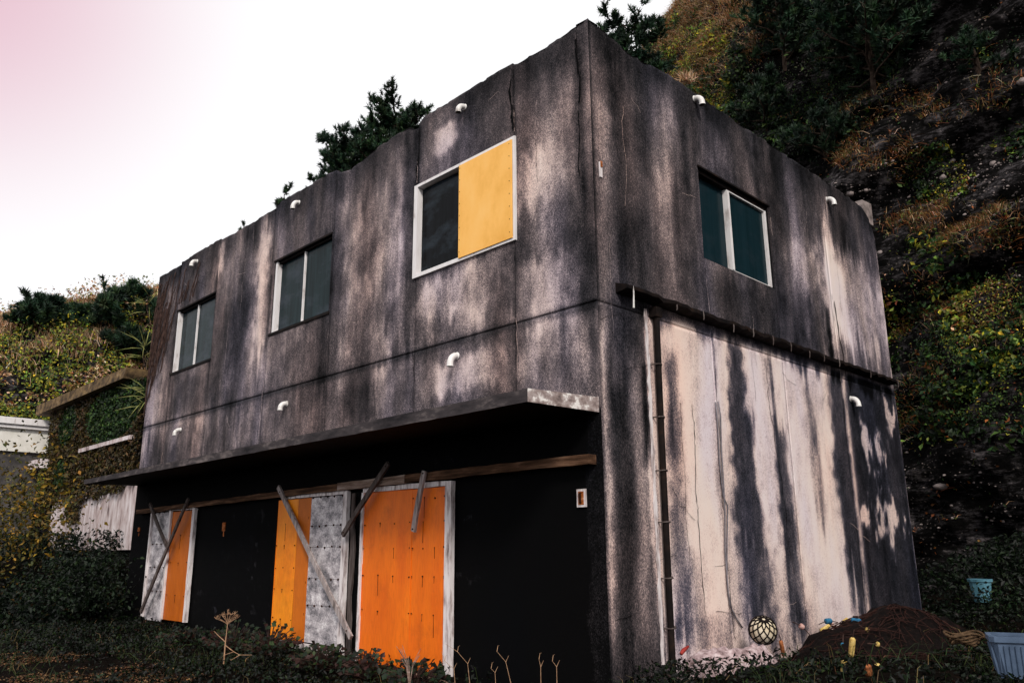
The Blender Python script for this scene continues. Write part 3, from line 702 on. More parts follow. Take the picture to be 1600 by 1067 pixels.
for (a, b, w_, mt, lb) in (((-6.60, -.14, 2.20), (-4.33, -.16, .06), .075, 'plank', 'long grey diagonal plank across the middle door'),
                  ((-3.60, -.16, 2.34), (-4.63, -.17, 1.41), .075, 'plank_dk', 'dark slanting plank between the middle and right doors'),
                  ((-2.80, -.17, 2.18), (-3.03, -.15, 1.43), .075, 'plank', 'short steep plank hanging over the right orange door'),
                  ((-11.88, -.14, 2.16), (-10.78, -.15, 1.30), .07, 'plank_dk', 'short plank crossing the left door'),
                  ((-9.94, -.17, 2.17), (-11.62, -.20, .05), .07, 'plank_dk', 'long diagonal plank across the left door')):
    mb = MB(); mb.plank(a, b, w_, .035, seg=8, bow=.01); mb.mi = 1
    for e in (a, b):
        d = (np.array(b) - np.array(a)) * (.04 if e is a else -.04); p = np.array(e) + d; mb.ball((p[0], p[1] - .02, p[2]), .012, 6, 4)
    o = mb.build('brace_plank', [M[mt], M['nail']], B); o['label'] = lb

# rusty plate, rust spots
mb = MB(); mb.box((-.36, -.025, 1.63), (-.235, -.004, 1.82)); mb.mi = 1
mb.box((-.335, -.030, 1.655), (-.26, -.026, 1.795)); mb.mi = 2; mb.box((-.315, -.045, 1.67), (-.285, -.03, 1.78), .006)
mb.build('electrical_plate', [M['stile'], M['rust'], M['nail']], B)
for (x, z0, z1) in ((-8.70, 1.49, 1.70), (-12.68, 1.56, 1.70)):
    mb = MB(); mb.box((x - .045, -.02, z0 + .06), (x + .045, -.004, z1), .006); mb.plank((x, -.006, z1 - .1), (x, -.006, z0 - .03), .03, .006, seg=4, jit=.006); mb.build('rust_bracket', M['rust'], B)
mb = MB(); mb.box((.002, .11, 5.40), (.012, .155, 5.60), .008); mb.mi = 1; mb.box((.010, .12, 5.53), (.03, .15, 5.60), .004); mb.build('rust_bracket', [M['stile'], M['rust']], B)

# drain spouts ------------------------------------------------------------
def spout(p, side, drop=1.0, r=.042):
    p = np.array(p); o_ = np.array([0, -1., 0]) if side == 'L' else np.array([1., 0, 0]); pts = []
    for k in range(8):
        a = k / 7 * math.pi / 2; pts.append(p + o_ * (.02 + .10 * math.sin(a)) + np.array([0, 0, -.11 * (1 - math.cos(a)) * drop]))
    pts = [p - o_ * .03] + pts + [pts[-1] + np.array([0, 0, -.03])]
    mb = MB(); mb.tube(pts, [r] * (len(pts) - 1) + [r * 1.12], 12, cap=False)
    mb.mi = 1; e = pts[-1]; mb.tube([e + np.array([0, 0, .012]), e + np.array([0, 0, .010])], [r * .98, .001], 12, cap=False)
    mb.mi = 0; mb.tube([p + o_ * .004, p + o_ * .012], [r * 1.25, r * 1.2], 12, cap=True)
    mb.build('drain_spout', [M['pvc'], M['pipehole']], B, smooth=True)
random.seed(44)
for x, z in ((-11.0, 7.22), (-6.77, 7.21), (-2.27, 7.2), (-11.02, 3.58), (-6.75, 3.56), (-2.38, 3.62)): spout((x, 0, z + .03), 'L', random.uniform(.8, 1.15), random.uniform(.038, .044))
for y, z in ((2.32, 7.34), (6.45, 7.10), (6.50, 3.56)): spout((0, y, z), 'R')

# gutter ledge with icicle-like rusty brackets --------------------------------
mb = MB(); vs = []; ys_ = np.arange(.33, 8.32, .12)
random.seed(5)
for y in ys_:
    j = random.uniform(-.012, .012); zt_ = 4.10 + j * .5 - .0 * y
    vs += [(0.003, y, zt_ + .05), (.14 + j, y, zt_ + .004), (.165 + j, y, zt_ - .004), (.165 + j, y, zt_ - .050 + j * .8), (0.003, y, zt_ - .075)]
fs = [(q * 5 + k, q * 5 + k + 1, q * 5 + k + 6, q * 5 + k + 5) for q in range(len(ys_) - 1) for k in range(4)]
fs += [(0, 1, 2, 3, 4), tuple(5 * (len(ys_) - 1) + k for k in (4, 3, 2, 1, 0))]
mb.add(vs, fs); gt = mb.build('gutter', M['black'], B)
for px in (988, 1056, 1098, 1145, 1176, 1207, 1235, 1264, 1287, 1311, 1360, 1403):
    y = pl(px, 440 + (px - 978) * .36 + 15, 0, .15)[1]; y = min(y, 8.25)
    mb = MB(); L_ = .16 if px == 988 else random.uniform(.01, .05)
    mb.tube([(.165, y, 4.10), (.17, y, 4.03), (.165, y + .005, 4.0), (.16, y, 4.0 - L_)], [.006, .009, .008, .005 if px != 988 else .012], 6)
    mb.build('bracket', M['plank_dk'] if px != 988 else M['pvc'], gt)

# downpipe ---------------------------------------------------------------------
mb = MB(); mb.tube([(.065, 1.02, 3.93), (.065, 1.0, 2.9), (.06, .995, 1.8), (.06, .985, .8), (.06, .98, -.3)], .038, 10); mb.box((.004, .955, 3.86), (.11, 1.08, 3.98))
dp = mb.build('downpipe', M['black'], B, smooth=False)
for z in (3.28, 2.66, 2.05, 1.48, .88, .36):
    mb = MB(); mb.tube([(0.003, 1.07, z), (.08, 1.05, z), (.112, 1.0, z + .005), (.08, .945, z), (0.003, .93, z)], .008, 6); mb.tube([(0.01, 1.07, z), (.02, 1.13, z + .01)], .009, 6); mb.build('clamp', M['plank_dk'], dp)
# pale strip of bare render left of the pipe and the edge strips
mb = MB(); mb.plank((.010, .885, 3.95), (.010, .885, .0), .05, .012, nrm=(1, 0, 0), seg=40, jit=.010); mb.build('mortar_strip', M['stile'], B)
# loose cables
for off, pts in ((0, [(1118, 628), (1121, 660), (1124, 720), (1130, 775), (1137, 790), (1136, 850), (1136, 905), (1140, 945), (1152, 968), (1160, 980)]), (1, [(1122, 627), (1126, 650), (1127, 700), (1131, 760), (1133, 800), (1133, 860), (1138, 925), (1143, 950)])):
    P_ = [pl(x, y, 0, .02 + off * .012) for x, y in pts]
    mb = MB(); mb.tube(P_, .009, 5); mb.build('cable', M['cable'], B, smooth=True)

# bare creeper on the far left corner of the facade
random.seed(21); mb = MB()
for q in range(95):
    x0 = random.uniform(-13.0, -10.8) if q % 3 else random.uniform(-13.0, -12.2); z0 = random.uniform(5.7, 7.3); p = np.array([x0, -.012, z0]); pts = [p.copy()]
    ln = random.randint(7, 16); dx = random.uniform(.015, .075)
    for k in range(ln):
        p = p + np.array([-dx * random.uniform(.2, 1.7), 0, -random.uniform(.08, .15)]); p[0] = max(p[0], -13.06)
        if -11.86 < p[0] < -9.9 and 4.85 < p[2] < 6.38: break
        pts.append(p.copy() + np.array([0, -random.uniform(0, .02), 0]))
    if len(pts) > 2: mb.tube(pts, random.uniform(.005, .011), 4)
tag(mb.build('creeper', M['vine']), 'leafless brown creeper clinging to the upper left corner of the concrete facade', 'climbing plant')

# ------------------------------------------------------------------ vegetation generators
def rand_frames(n, up_bias=.0, nrm=None, spread=1.0):
    d = RG.normal(size=(n, 3)) * spread
    if nrm is not None: d = d + nrm
    d[:, 2] += up_bias; return d / np.linalg.norm(d, axis=1)[:, None]
def leaves(P, size, cols, nrm=None, spread=.8, up=.2, aspect=.55):
    """kite shaped leaves, folded a little along the rib"""
    n = len(P); size = np.broadcast_to(size, n)
    N_ = rand_frames(n, up, nrm, spread); a = rand_frames(n); T = np.cross(N_, a); T /= np.linalg.norm(T, axis=1)[:, None] + 1e-9; S_ = np.cross(N_, T)
    s = size[:, None]
    V = np.stack([P - T * s * .5, P + S_ * s * aspect * .5 + N_ * s * .12 - T * s * .05, P + T * s * .55 - N_ * s * .12, P - S_ * s * aspect * .5 + N_ * s * .12 - T * s * .05], 1).reshape(-1, 3)
    i = np.arange(n)[:, None] * 4
    F = np.concatenate([i + np.array([[0, 1, 2]]), i + np.array([[0, 2, 3]])], 0)
    return V, F, np.repeat(cols, 4, 0)
def blades(P, length, width, cols, lean=.5, droop=.5, nrm=None):
    n = len(P); length = np.broadcast_to(length, n)[:, None]
    d = rand_frames(n, 1.4, nrm, lean); h = rand_frames(n); h[:, 2] = 0; sd_ = np.cross(d, h); sd_ /= np.linalg.norm(sd_, axis=1)[:, None] + 1e-9
    fall = d * np.array([1, 1, 0]) * droop + np.array([0, 0, -droop * .7])
    m1 = P + d * length * .5; m2 = P + d * length * .85 + fall * length * .35; w = sd_ * width / 2
    V = np.stack([P - w, P + w, m1 + w * .8, m1 - w * .8, m2], 1).reshape(-1, 3); i = np.arange(n)[:, None] * 5
    F = np.concatenate([i + np.array([[0, 1, 2]]), i + np.array([[0, 2, 3]]), i + np.array([[3, 2, 4]])], 0)
    return V, F, np.repeat(cols, 5, 0)
def pal(n, cs, ws=None, var=.35):
    cs = np.array(cs, float); k = RG.choice(len(cs), n, p=None if ws is None else np.array(ws) / sum(ws))
    c = cs[k] * (1 + RG.normal(size=(n, 1)) * var).clip(.3, 2) * (1 + RG.normal(size=(n, 3)) * .08)
    return np.concatenate([c.clip(.001, .9), np.ones((n, 1))], 1)
def merge(parts):
    V = []; F = []; C = []; b = 0
    for v, f, c in parts:
        V.append(v); F.append(f + b); C.append(c); b += len(v)
    return np.concatenate(V), np.concatenate(F), np.concatenate(C)
def veg(name, parts, mat, parent=None):
    V, F, C = merge(parts); return mesh_obj(name, V, F, mat, parent, False, attr={'Col': ('FLOAT_COLOR', C)})
GOLD = [(.50, .31, .18), (.30, .15, .06), (.66, .47, .32), (.14, .12, .03)]
RUST_ = [(.22, .07, .018), (.15, .05, .015), (.32, .13, .04), (.10, .09, .02)]
GREEN = [(.045, .085, .016), (.020, .052, .013), (.11, .17, .026), (.25, .27, .04)]
DKG = [(.004, .011, .005), (.008, .020, .007), (.016, .032, .010), (.002, .005, .003)]
YEL = [(.42, .36, .03), (.60, .45, .03), (.26, .27, .03), (.14, .11, .03)]

# pine: curved trunk, branches, brush-like tufts of needles
def tufts(P, D, r, nn=26, tint=1.0, wid=.018, cols=None):
    n = len(P); P = np.repeat(P, nn, 0); D = np.repeat(D, nn, 0); N2 = n * nn; r = np.repeat(np.broadcast_to(r, n), nn)[:, None]
    d = D * .95 + RG.normal(size=(N2, 3)) * .62; d /= np.linalg.norm(d, axis=1)[:, None]
    st = P + D * (RG.random((N2, 1)) - .6) * r * .9
    sdv = np.cross(d, rand_frames(N2)); sdv /= np.linalg.norm(sdv, axis=1)[:, None] + 1e-9
    w = sdv * wid * r / .14
    tip = st + d * r * RG.uniform(.7, 1.25, (N2, 1))
    V = np.stack([st - w, st + w, tip], 1).reshape(-1, 3); F = np.arange(N2 * 3).reshape(-1, 3)
    c = np.repeat(pal(n, cols or [(.020, .052, .026), (.012, .032, .018), (.035, .070, .028), (.008, .020, .012)], var=.3), nn * 3, 0)
    c[:, :3] *= tint
    return V, F, c
def pine(base, height, spread, seed, label, ntuft=9, nbr=16, lean=(0, 0), r0=.09, tr=.15, group=None, tint=1.0, low=.15, flat=.35, cat='pine tree', nn=26, tipk=.72):
    rr = random.Random(seed); base = np.array(base, float)
    t = empty('pine_tree', base); tag(t, label, cat, group)
    mb = MB(); pts = []; top = base + np.array([lean[0], lean[1], height])
    for k in range(9):
        s = k / 8; pts.append(base + (top - base) * s + np.array([math.sin(s * 5 + seed), math.cos(s * 4 + seed), 0]) * spread * .05 * s)
    mb.tube(pts, [r0 * (1 - .85 * k / 8) for k in range(9)], 8)
    mb2 = MB(); TP = []; TD = []
    for b in range(nbr):
        s = low + (1 - low) * (b + rr.random()) / nbr; k = min(int(s * 8), 7); f = s * 8 - k; o = pts[k] * (1 - f) + pts[k + 1] * f
        az = b * 2.4 + rr.uniform(-.5, .5); L = spread * (1 - tipk * s ** 1.3) * rr.uniform(.7, 1.1); el = rr.uniform(-.05, .5) + .5 * s * (1 - flat)
        d = np.array([math.cos(az) * math.cos(el), math.sin(az) * math.cos(el), math.sin(el)]); bp = [o]
        for q in range(1, 6):
            u = q / 5; bp.append(o + d * L * u + np.array([rr.uniform(-1, 1), rr.uniform(-1, 1), rr.uniform(-.3, .9) + .8 * u]) * L * .06)
        mb2.tube(bp, [r0 * .38 * (1 - .8 * q / 5) for q in range(6)], 5)
        for q in range(ntuft):
            u = rr.uniform(.30, 1.05); kk = min(int(u * 5), 4); p = bp[kk] + (bp[min(kk + 1, 5)] - bp[kk]) * (u * 5 - kk)
            off = np.array([rr.gauss(0, 1), rr.gauss(0, 1), rr.gauss(.5, .6)]); off = off * L * .13
            q2 = p + off
            mb2.tube([p, p + off * .5 + np.array([0, 0, -.02]), q2], [r0 * .12, r0 * .09, r0 * .05], 3, cap=False)
            dd = off / (np.linalg.norm(off) + 1e-6) * .6 + np.array([0, 0, .75]) + d * .4; TP.append(q2); TD.append(dd / np.linalg.norm(dd))
            TP.append(p + off * .55); TD.append(dd / np.linalg.norm(dd))
    TP.append(top); TD.append(np.array([0, 0, 1.]))
    mb.add(mb2.v, mb2.f); mb.build('trunk', M['bark'], t)
    TP = np.array(TP); TD = np.array(TD)
    veg('crown', [tufts(TP, TD, RG.uniform(.75, 1.2, len(TP)) * tr, nn, tint)], M['needle'], t)
    return t

# --- pines -----------------------------------------------------------------
def ground_under(x, y, z):                # hill surface height straight below, else terrain
    r = bvh.ray_cast(Vector((x, y, 60)), Vector((0, 0, -1)))
    return r[0].z if r[0] is not None else float(gz(x, y))
def pine_at(px, py_top, dist, spread, seed, label, **k):
    tp = at(px, py_top, dist); z0 = ground_under(tp[0], tp[1], 0); z0 = min(z0, tp[2] - 1.0)
    lean = k.pop('lean', (0, 0)); return pine((tp[0] - lean[0], tp[1] - lean[1], z0 - .1), tp[2] - z0 + .1, spread, seed, label, lean=lean, **k)
G_R = 'pines showing above the flat roof'
pine_at(612, 180, 22.5, 2.15, 3, 'spreading dark green pine rising above the roof between the two facade windows', nbr=74, ntuft=24, low=.70, tr=.125, r0=.10, tipk=.55, flat=1.0, group=G_R)
pine_at(545, 228, 22.8, 1.8, 4, 'lower pine crown leaning left beside the spreading pine above the roof', nbr=56, ntuft=24, low=.74, tr=.12, r0=.09, tipk=.5, flat=1.0, group=G_R)
pine_at(985, 40, 15.5, 1.0, 5, 'small dark pine top behind the highest roof corner', nbr=60, ntuft=20, low=.70, tr=.09, r0=.045, tipk=.35, flat=1.0, group=G_R)
pine_at(443, 300, 21, .42, 8, 'slim pine tip above the roof edge over the second window from the left', nbr=14, ntuft=7, low=.80, tr=.10, r0=.04, tipk=.3, group=G_R)
pine_at(494, 276, 22, .5, 9, 'thin twiggy pine branch low on the roof line left of the spreading pine', nbr=12, ntuft=6, low=.84, tr=.10, r0=.04, tipk=.3, group=G_R)
pine_at(381, 350, 21, .22, 10, 'tiny pine sprig on the roof line nearest the left end', nbr=6, ntuft=3, low=.9, tr=.08, r0=.03, tipk=.3, group=G_R)

# ------------------------------------------------------------------ hillside planting
Fc = HV[HF]; ar = np.linalg.norm(np.cross(Fc[:, 2] - Fc[:, 0], Fc[:, 3] - Fc[:, 1]), axis=1); nrmF = np.cross(Fc[:, 2] - Fc[:, 0], Fc[:, 3] - Fc[:, 1]); nrmF /= np.linalg.norm(nrmF, axis=1)[:, None] + 1e-9
outc = np.array([-5, 0, 3.]) - Fc.mean(1)
flip = (np.sum(nrmF * outc, 1) < 0); nrmF[flip] *= -1
cen = Fc.mean(1); pp = proj(cen); dcam = (cen - CAM) @ CF
def sample(nwant, wt):
    w_ = ar * wt; w_ = w_ / w_.sum(); k = RG.choice(len(Fc), nwant, p=w_); a, b = RG.random((2, nwant, 1)); f4 = Fc[k]
    P = (f4[:, 0] * (1 - a) + f4[:, 1] * a) * (1 - b) + (f4[:, 3] * (1 - a) + f4[:, 2] * a) * b
    return P, nrmF[k]
px, py = pp[:, 0], pp[:, 1]; cl = fbm(cen[:, 0] * .45, cen[:, 1] * .45, cen[:, 2] * .45, 51, 4); cl2 = fbm(cen[:, 0] * 1.3, cen[:, 1] * 1.3, cen[:, 2] * 1.3, 52, 3)
infr = (dcam > 1)
def reg(x0, x1, y0, y1, s=25): return sstep(x0 - s, x0 + s, px) * sstep(x1 + s, x1 - s, px) * sstep(y0 - s, y0 + s, py) * sstep(y1 + s, y1 - s, py) * infr
def ell(cx, cy, rx, ry): return sstep(1.25, .75, np.hypot((px - cx) / rx, (py - cy) / ry)) * infr
RIGHT = reg(940, 1900, -400, 1100); LEFT = reg(-400, 300, 300, 780)
other = np.clip(1 - RIGHT - LEFT, 0, 1)
dry = (ell(1100, 60, 110, 90) * 1.4 + reg(900, 1150, -100, 100) * .8 + ell(1450, 165, 130, 24) * .7 + ell(1560, 130, 50, 20) * .5 + ell(1380, 245, 75, 28) * 1.5 + ell(1500, 355, 110, 34) * 2.2 + ell(1440, 480, 60, 60) * .7 + ell(1560, 500, 60, 60) * .35 + ell(1440, 620, 60, 60) * .6 + ell(1310, 200, 80, 30) * .4) * RIGHT
lf = (reg(1385, 1750, 440, 680, 22) * 1.3 + ell(1130, 120, 90, 60) * 1.1 + ell(1075, 70, 60, 50) * .7 + ell(1460, 275, 55, 45) * .9 + ell(1450, 390, 60, 20) * .6 + ell(1590, 90, 70, 30) * .5 + ell(1250, 120, 110, 110) * 1.1 + ell(1200, 200, 80, 60) * .6 + ell(1590, 220, 40, 30) * .8 + ell(1360, 60, 60, 90) * .7) * RIGHT
P1, N1 = sample(38000, (dry * (.12 + (cl2 > .47) + (cl > .5)) + .0))
c1 = pal(len(P1), GOLD + RUST_, (3, 2, 1.5, 1.6, 1.4, 1.2, .8, 1.0)); zfac = RG.uniform(.12, .45, len(P1)); p1 = proj(P1); lo = (p1[:, 0] > 1180) & (RG.random(len(P1)) < .65); c1[lo] = pal(int(lo.sum()), RUST_ + [(.05, .025, .012), (.03, .03, .01)], (2, 2, 1, 2, 2, 2))
tag(veg('dry_grass', [blades(P1 + N1 * .03, zfac, .011, c1, .75, 1.0, N1 * .7), leaves(P1[::2] + N1[::2] * .1, RG.uniform(.03, .09, len(P1[::2])), pal(len(P1[::2]), RUST_ + GOLD[:2] + GREEN[:3], (2, 2, 1, 1, 1, 1, 2, 2, 1)), N1[::2], .9)], M['grass']), 'dry orange and straw coloured grass hanging on the right hillside', 'grass', kind='stuff')
P2, N2_ = sample(70000, lf * (.15 + (cl > .44) + (cl2 > .5)))
b2 = fbm(P2[:, 0] * 1.1, P2[:, 1] * 1.1, P2[:, 2] * 1.1, 151, 4)
k2 = (RG.random(len(P2)) ** 1.2 * (.12 + 1.9 * np.clip(b2 - .42, 0, 1)))[:, None]
p2 = proj(P2); dark2 = (((p2[:, 0] > 1150) & (p2[:, 0] < 1420) & (p2[:, 1] < 260)))
c2 = pal(len(P2), GREEN + YEL[:3], (3, 4, 1.6, .5, .35, .2, .5), .45); v2 = fbm(P2[:, 0] * .9, P2[:, 1] * .9, P2[:, 2] * .9, 153, 4); kd = v2 < .5; c2[kd] = pal(int(kd.sum()), DKG + GREEN[:2] + RUST_[:1], (2, 4, 3, 1, 3.5, 3, .8)); kr = (v2 > .62); c2[kr] = pal(int(kr.sum()), GREEN[2:] + YEL + RUST_[:2] + GOLD[:1], (3, 1, 1, .6, 1.5, 2, 1, 1, .6))
c2[dark2] = pal(int(dark2.sum()), DKG + GREEN[:1])
tag(veg('ground_cover', [leaves(P2 + N2_ * k2, RG.uniform(.04, .12, len(P2)) * (.7 + .9 * (vn(P2[:, 0] * 1.7, P2[:, 1] * 1.7, P2[:, 2] * 1.7, 152) > .55)), c2, N2_, .8)], M['leaf']), 'dense green and yellowing leaves covering the right hillside behind the building', 'ground cover', kind='stuff')
# sparse plants and litter everywhere on the dark rock
P3, N3 = sample(14000, (RIGHT * .22 * (cl2 > .52) + other * .10 * (cl2 > .5)))
tag(veg('rock_weeds', [leaves(P3 + N3 * .04, RG.uniform(.04, .12, len(P3)), pal(len(P3), RUST_ + DKG + GREEN[:2]), N3, .9), blades(P3[:5000], RG.uniform(.1, .35, 5000), .014, pal(5000, RUST_ + GOLD[:1] + DKG), .9, 1.0, N3[:5000] * .6)], M['leaf']), 'sparse weeds and dead stems scattered over the dark rock', 'weeds', kind='stuff')
# left hill
Lw = LEFT * (.2 + (cl > .45) + .8 * (cl2 > .5))
P4, N4 = sample(85000, Lw)
p4 = proj(P4); hgt = sstep(560, 440, p4[:, 1]); u_ = fbm(P4[:, 0] * .5, P4[:, 1] * .5, P4[:, 2] * .5, 61, 3)
c4 = np.where((u_ + .25 * hgt > .58)[:, None], pal(len(P4), GOLD + RUST_[:1] + YEL[2:3], var=.3), pal(len(P4), GREEN + YEL, (2, 1.6, 3, 2, 1, .8, 1.5, 1.2), .4))
tag(veg('hill_shrubs', [leaves(P4 + N4 * (RG.random(len(P4)) * (.15 + 4.5 * np.clip(fbm(P4[:, 0] * .8, P4[:, 1] * .8, P4[:, 2] * .8, 161, 3) - .45, 0, 1)))[:, None], RG.uniform(.07, .20, len(P4)), c4, N4, .8)], M['leaf']), 'olive and golden scrub covering the distant left hill', 'shrubs', kind='stuff')
P5, N5 = sample(16000, LEFT * (.2 + (cl2 > .5)) * sstep(620, 430, py))
tag(veg('tall_grass', [blades(P5, RG.uniform(.3, .9, len(P5)), .035, pal(len(P5), GOLD, (3, 2, 3, 1)), .5, .6, N5 * .3)], M['grass']), 'golden grass along the crest of the left hill', 'grass', kind='stuff')
P6, N6 = sample(9000, other * (py < 1100) * (cl > .45))
tag(veg('rear_scrub', [leaves(P6 + N6 * .2, RG.uniform(.15, .35, len(P6)), pal(len(P6), GREEN + GOLD[:2]), N6, .9)], M['leaf']), 'scrub on the slope hidden mostly behind the concrete building', 'shrubs', kind='stuff')

# conifers on the right hill (the big dark one) and left hill
def hill_pine(px, py, h, spread, seed, label, out_=.3, **k):
    P, Nn = hitpx(px, py)
    if P is None: return
    P = P - Nn * .1 if Nn @ (CAM - P) > 0 else P + Nn * .1
    to = CAM - P; to[2] = 0; to /= np.linalg.norm(to)
    return pine(P, h, spread, seed, label, lean=(to[0] * out_ * h, to[1] * out_ * h), **k)
GR = 'dark pines growing from the right cliff'
hill_pine(1370, 185, 3.9, 2.7, 31, 'big dark pine leaning out of the cliff with its bare trunk showing', out_=.35, nbr=40, ntuft=13, low=.25, tr=.20, r0=.10, group=GR, tint=.85)
hill_pine(1225, 110, 2.8, 1.8, 32, 'bushy dark pine left of the leaning cliff pine', out_=.3, nbr=26, ntuft=12, low=.1, tr=.18, group=GR, tint=.8)
hill_pine(1290, 270, 1.7, 1.4, 33, 'low dark pine bush under the leaning cliff pine close to the roof edge', out_=.35, nbr=20, ntuft=11, low=.1, tr=.17, group=GR, tint=.6)
hill_pine(1200, 215, 1.8, 1.4, 34, 'low dark pine bush directly above the right facade roof edge', out_=.35, nbr=20, ntuft=11, low=.05, tr=.17, group=GR, tint=.6)
hill_pine(1430, 60, 1.8, 1.5, 37, 'small pine right of the leaning cliff pine near the rock face', out_=.3, nbr=18, ntuft=10, low=.1, tr=.16, group=GR, tint=.8)
hill_pine(1530, 120, 1.1, 1.0, 38, 'smallest pine on the grey rock at the upper right', out_=.3, nbr=12, ntuft=8, low=.1, tr=.14, group=GR, tint=.9)
GL = 'dark conifer bushes on the left hill'
hill_pine(68, 520, 1.5, 1.9, 41, 'rounded dark conifer bush at the left end of the hill crest', out_=.1, nbr=26, ntuft=12, low=.05, tr=.30, group=GL)
hill_pine(190, 520, 1.9, 2.4, 42, 'tallest dark conifer bush on the hill crest beside the building', out_=.1, nbr=30, ntuft=12, low=.05, tr=.30, group=GL)
hill_pine(125, 512, .9, 1.5, 43, 'low conifer bush between the two taller ones on the hill', out_=.1, nbr=20, ntuft=10, low=.05, tr=.28, group=GL)
hill_pine(205, 562, 1.0, 2.0, 44, 'spreading dark conifer bush lower on the hill next to the building edge', out_=.2, nbr=22, ntuft=11, low=.05, tr=.28, group=GL, tint=.6)

# stones in the rock
def stone_mesh(mb, c, r, rr):
    c = np.array(c); mb.ball(c, r, 7, 5, .14, (rr.uniform(.8, 1.3), rr.uniform(.8, 1.2), rr.uniform(.55, .85)))
M['stone'] = simple('pale_stone', [(.3, (.09, .075, .07)), (.7, (.40, .33, .32))], 5, bump=.5)
mb = MB(); rr = random.Random(3)
Ps, Ns = sample(2600, RIGHT * (ell(1500, 280, 130, 60) * 3 + ell(1350, 300, 50, 20) * 3 + ell(1490, 780, 90, 70) * .9 + ell(1560, 400, 60, 50) + .12) + LEFT * ell(135, 525, 35, 12) * 2)
for P, Nn in zip(Ps, Ns): stone_mesh(mb, P + Nn * .01, rr.choice([.008, .010, .013, .016, .022, .035]) * (1.5 if P[0] < -20 else 1), rr)
tag(mb.build('pebbles', M['stone']), 'pale pebbles set in the dark conglomerate rock of the slope', 'pebbles', kind='stuff')
for (x, y, r, lb) in ((1474, 278, .12, 'brightest rounded white stone on the right rock face'), (1328, 303, .13, 'pinkish stone beside the roof edge on the slope'), (1488, 252, .09, 'white stone just above the brightest one on the rock'),
                      (1552, 256, .10, 'pale stone at the far right of the pebble bed'), (1375, 395, .09, 'pinkish stone right of the rounded roof corner'), (1470, 760, .13, 'flat pale stone on the dark lower slope'), (1598, 128, .12, 'pale stone at the right edge high on the rock'),
                      (106, 492, .30, 'white stone among the conifers on the left hill'), (1353, 298, .08, 'smaller brown stone next to the pinkish stone by the roof edge')):
    P, Nn = hitpx(x, y)
    if P is None: continue
    rr = random.Random(x); mb = MB(); stone_mesh(mb, P, r, rr); tag(mb.build('stone', M['stone'], smooth=True), lb, 'stone', 'larger stones on the slopes')
P, Nn = hitpx(1340, 330)
if P is not None:
    mb = MB(); c = pl(1345, 325, 1, 9.6); mb.box(c - np.array([.3, .2, .4]), c + np.array([.13, .2, .09]), .02); tag(mb.build('concrete_block', M['stone']), 'pale concrete block behind the rounded right end of the roof', 'block')
M['crag'] = M['rock']

# grass tuft on the roof edge and hanging clump
def clump(name, P, n, ln, w_, cols, label, cat='grass', lean=.6, droop=.8, rad_=.15, grp=None, nrm=None):
    Pp = np.array(P) + RG.normal(size=(n, 3)) * rad_ * np.array([1, 1, .2])
    o = veg(name, [blades(Pp, RG.uniform(.5, 1, n) * ln, w_, pal(n, cols), lean, droop, nrm)], M['grass']); tag(o, label, cat, grp); return o
clump('grass_tuft', pl(1072, 128, 0, -.12), 160, .28, .010, GOLD[:3], 'pale dry grass tuft growing on the roof edge above the right facade', rad_=.05)

# ------------------------------------------------------------------ neighbour house with ivy
H = empty('overgrown_house', (-19.5, 2.5, 1.2)); tag(H, 'derelict house swallowed by ivy with a mossy slab roof left of the concrete building', 'house')
M['moss'] = simple('mossy_roof_slab', [(.3, (.02, .014, .009)), (.5, (.10, .065, .035)), (.65, (.20, .13, .06)), (.8, (.35, .28, .24))], 5, bump=.8)
M['panelw'] = simple('stained_white_panel', [(.28, (.12, .09, .09)), (.42, (.45, .36, .36)), (.65, (.72, .66, .68))], 5, (1, 1, .3), .8, .2, .3)
M['cream'] = simple('cream_wall', [(.3, (.62, .60, .55)), (.7, (.80, .78, .74))], 3, bump=.05)
mb = MB(); mb.box((-24.4, .6, 5.60), (-16.45, 6.0, 5.90), .02); mb.build('roof', M['moss'], H)
mb = MB(); mb.box((-24.2, .55, 3.78), (-23.0, 1.02, 4.05), .02); mb.build('eave_strip', M['panelw'], H); mb = MB(); mb.box((-20.0, .75, 3.98), (-16.0, .98, 4.09), .01); mb.build('eave_strip', M['panelw'], H)
mb = MB(); mb.box((-23.3, 1.0, 1.0), (-15.6, 1.2, 5.60)); mb.box((-15.8, 1.2, 1.0), (-15.6, 6, 5.60)); mb.build('wall', M['dark'], H)
for q, (a, b) in enumerate(((-22.4, -21.5), (-21.45, -19.8), (-19.75, -18.2), (-18.15, -16.6), (-16.55, -15.65))):
    mb = MB(); mb.box((a, .93, 1.25), (b, .99, 2.95), .01); mb.build('wall_panel', M['panelw'], H)
n = 15000; xi = RG.uniform(-23.4, -15.6, n); zi = RG.uniform(2.0, 5.6, n); keep = fbm(xi * .9, zi * .9, 0, 95, 3) + .55 * sstep(2.2, 3.3, zi) > .62; xi, zi = xi[keep], zi[keep]
Pi = np.stack([xi, .93 - RG.random(len(xi)) * .16, zi], 1)
gr_ = fbm(xi * .6, zi * .6, 0, 96, 2) + sstep(-20, -17, xi) * .15
ci = np.where((gr_ > .72)[:, None], pal(len(xi), DKG[1:3] + GREEN[:2]), pal(len(xi), [(.045, .030, .010), (.09, .05, .018), (.022, .017, .007), (.05, .042, .010)]))
veg('ivy', [leaves(Pi, RG.uniform(.07, .15, len(xi)), ci, np.array([[0, -1., 0]]), .5)], M['leaf'], H)['label'] = 'brown and green ivy mat over the wall'
mb = MB(); P_ = [pl(206, 640, 0, -13.6), pl(215, 690, 0, -13.6)]
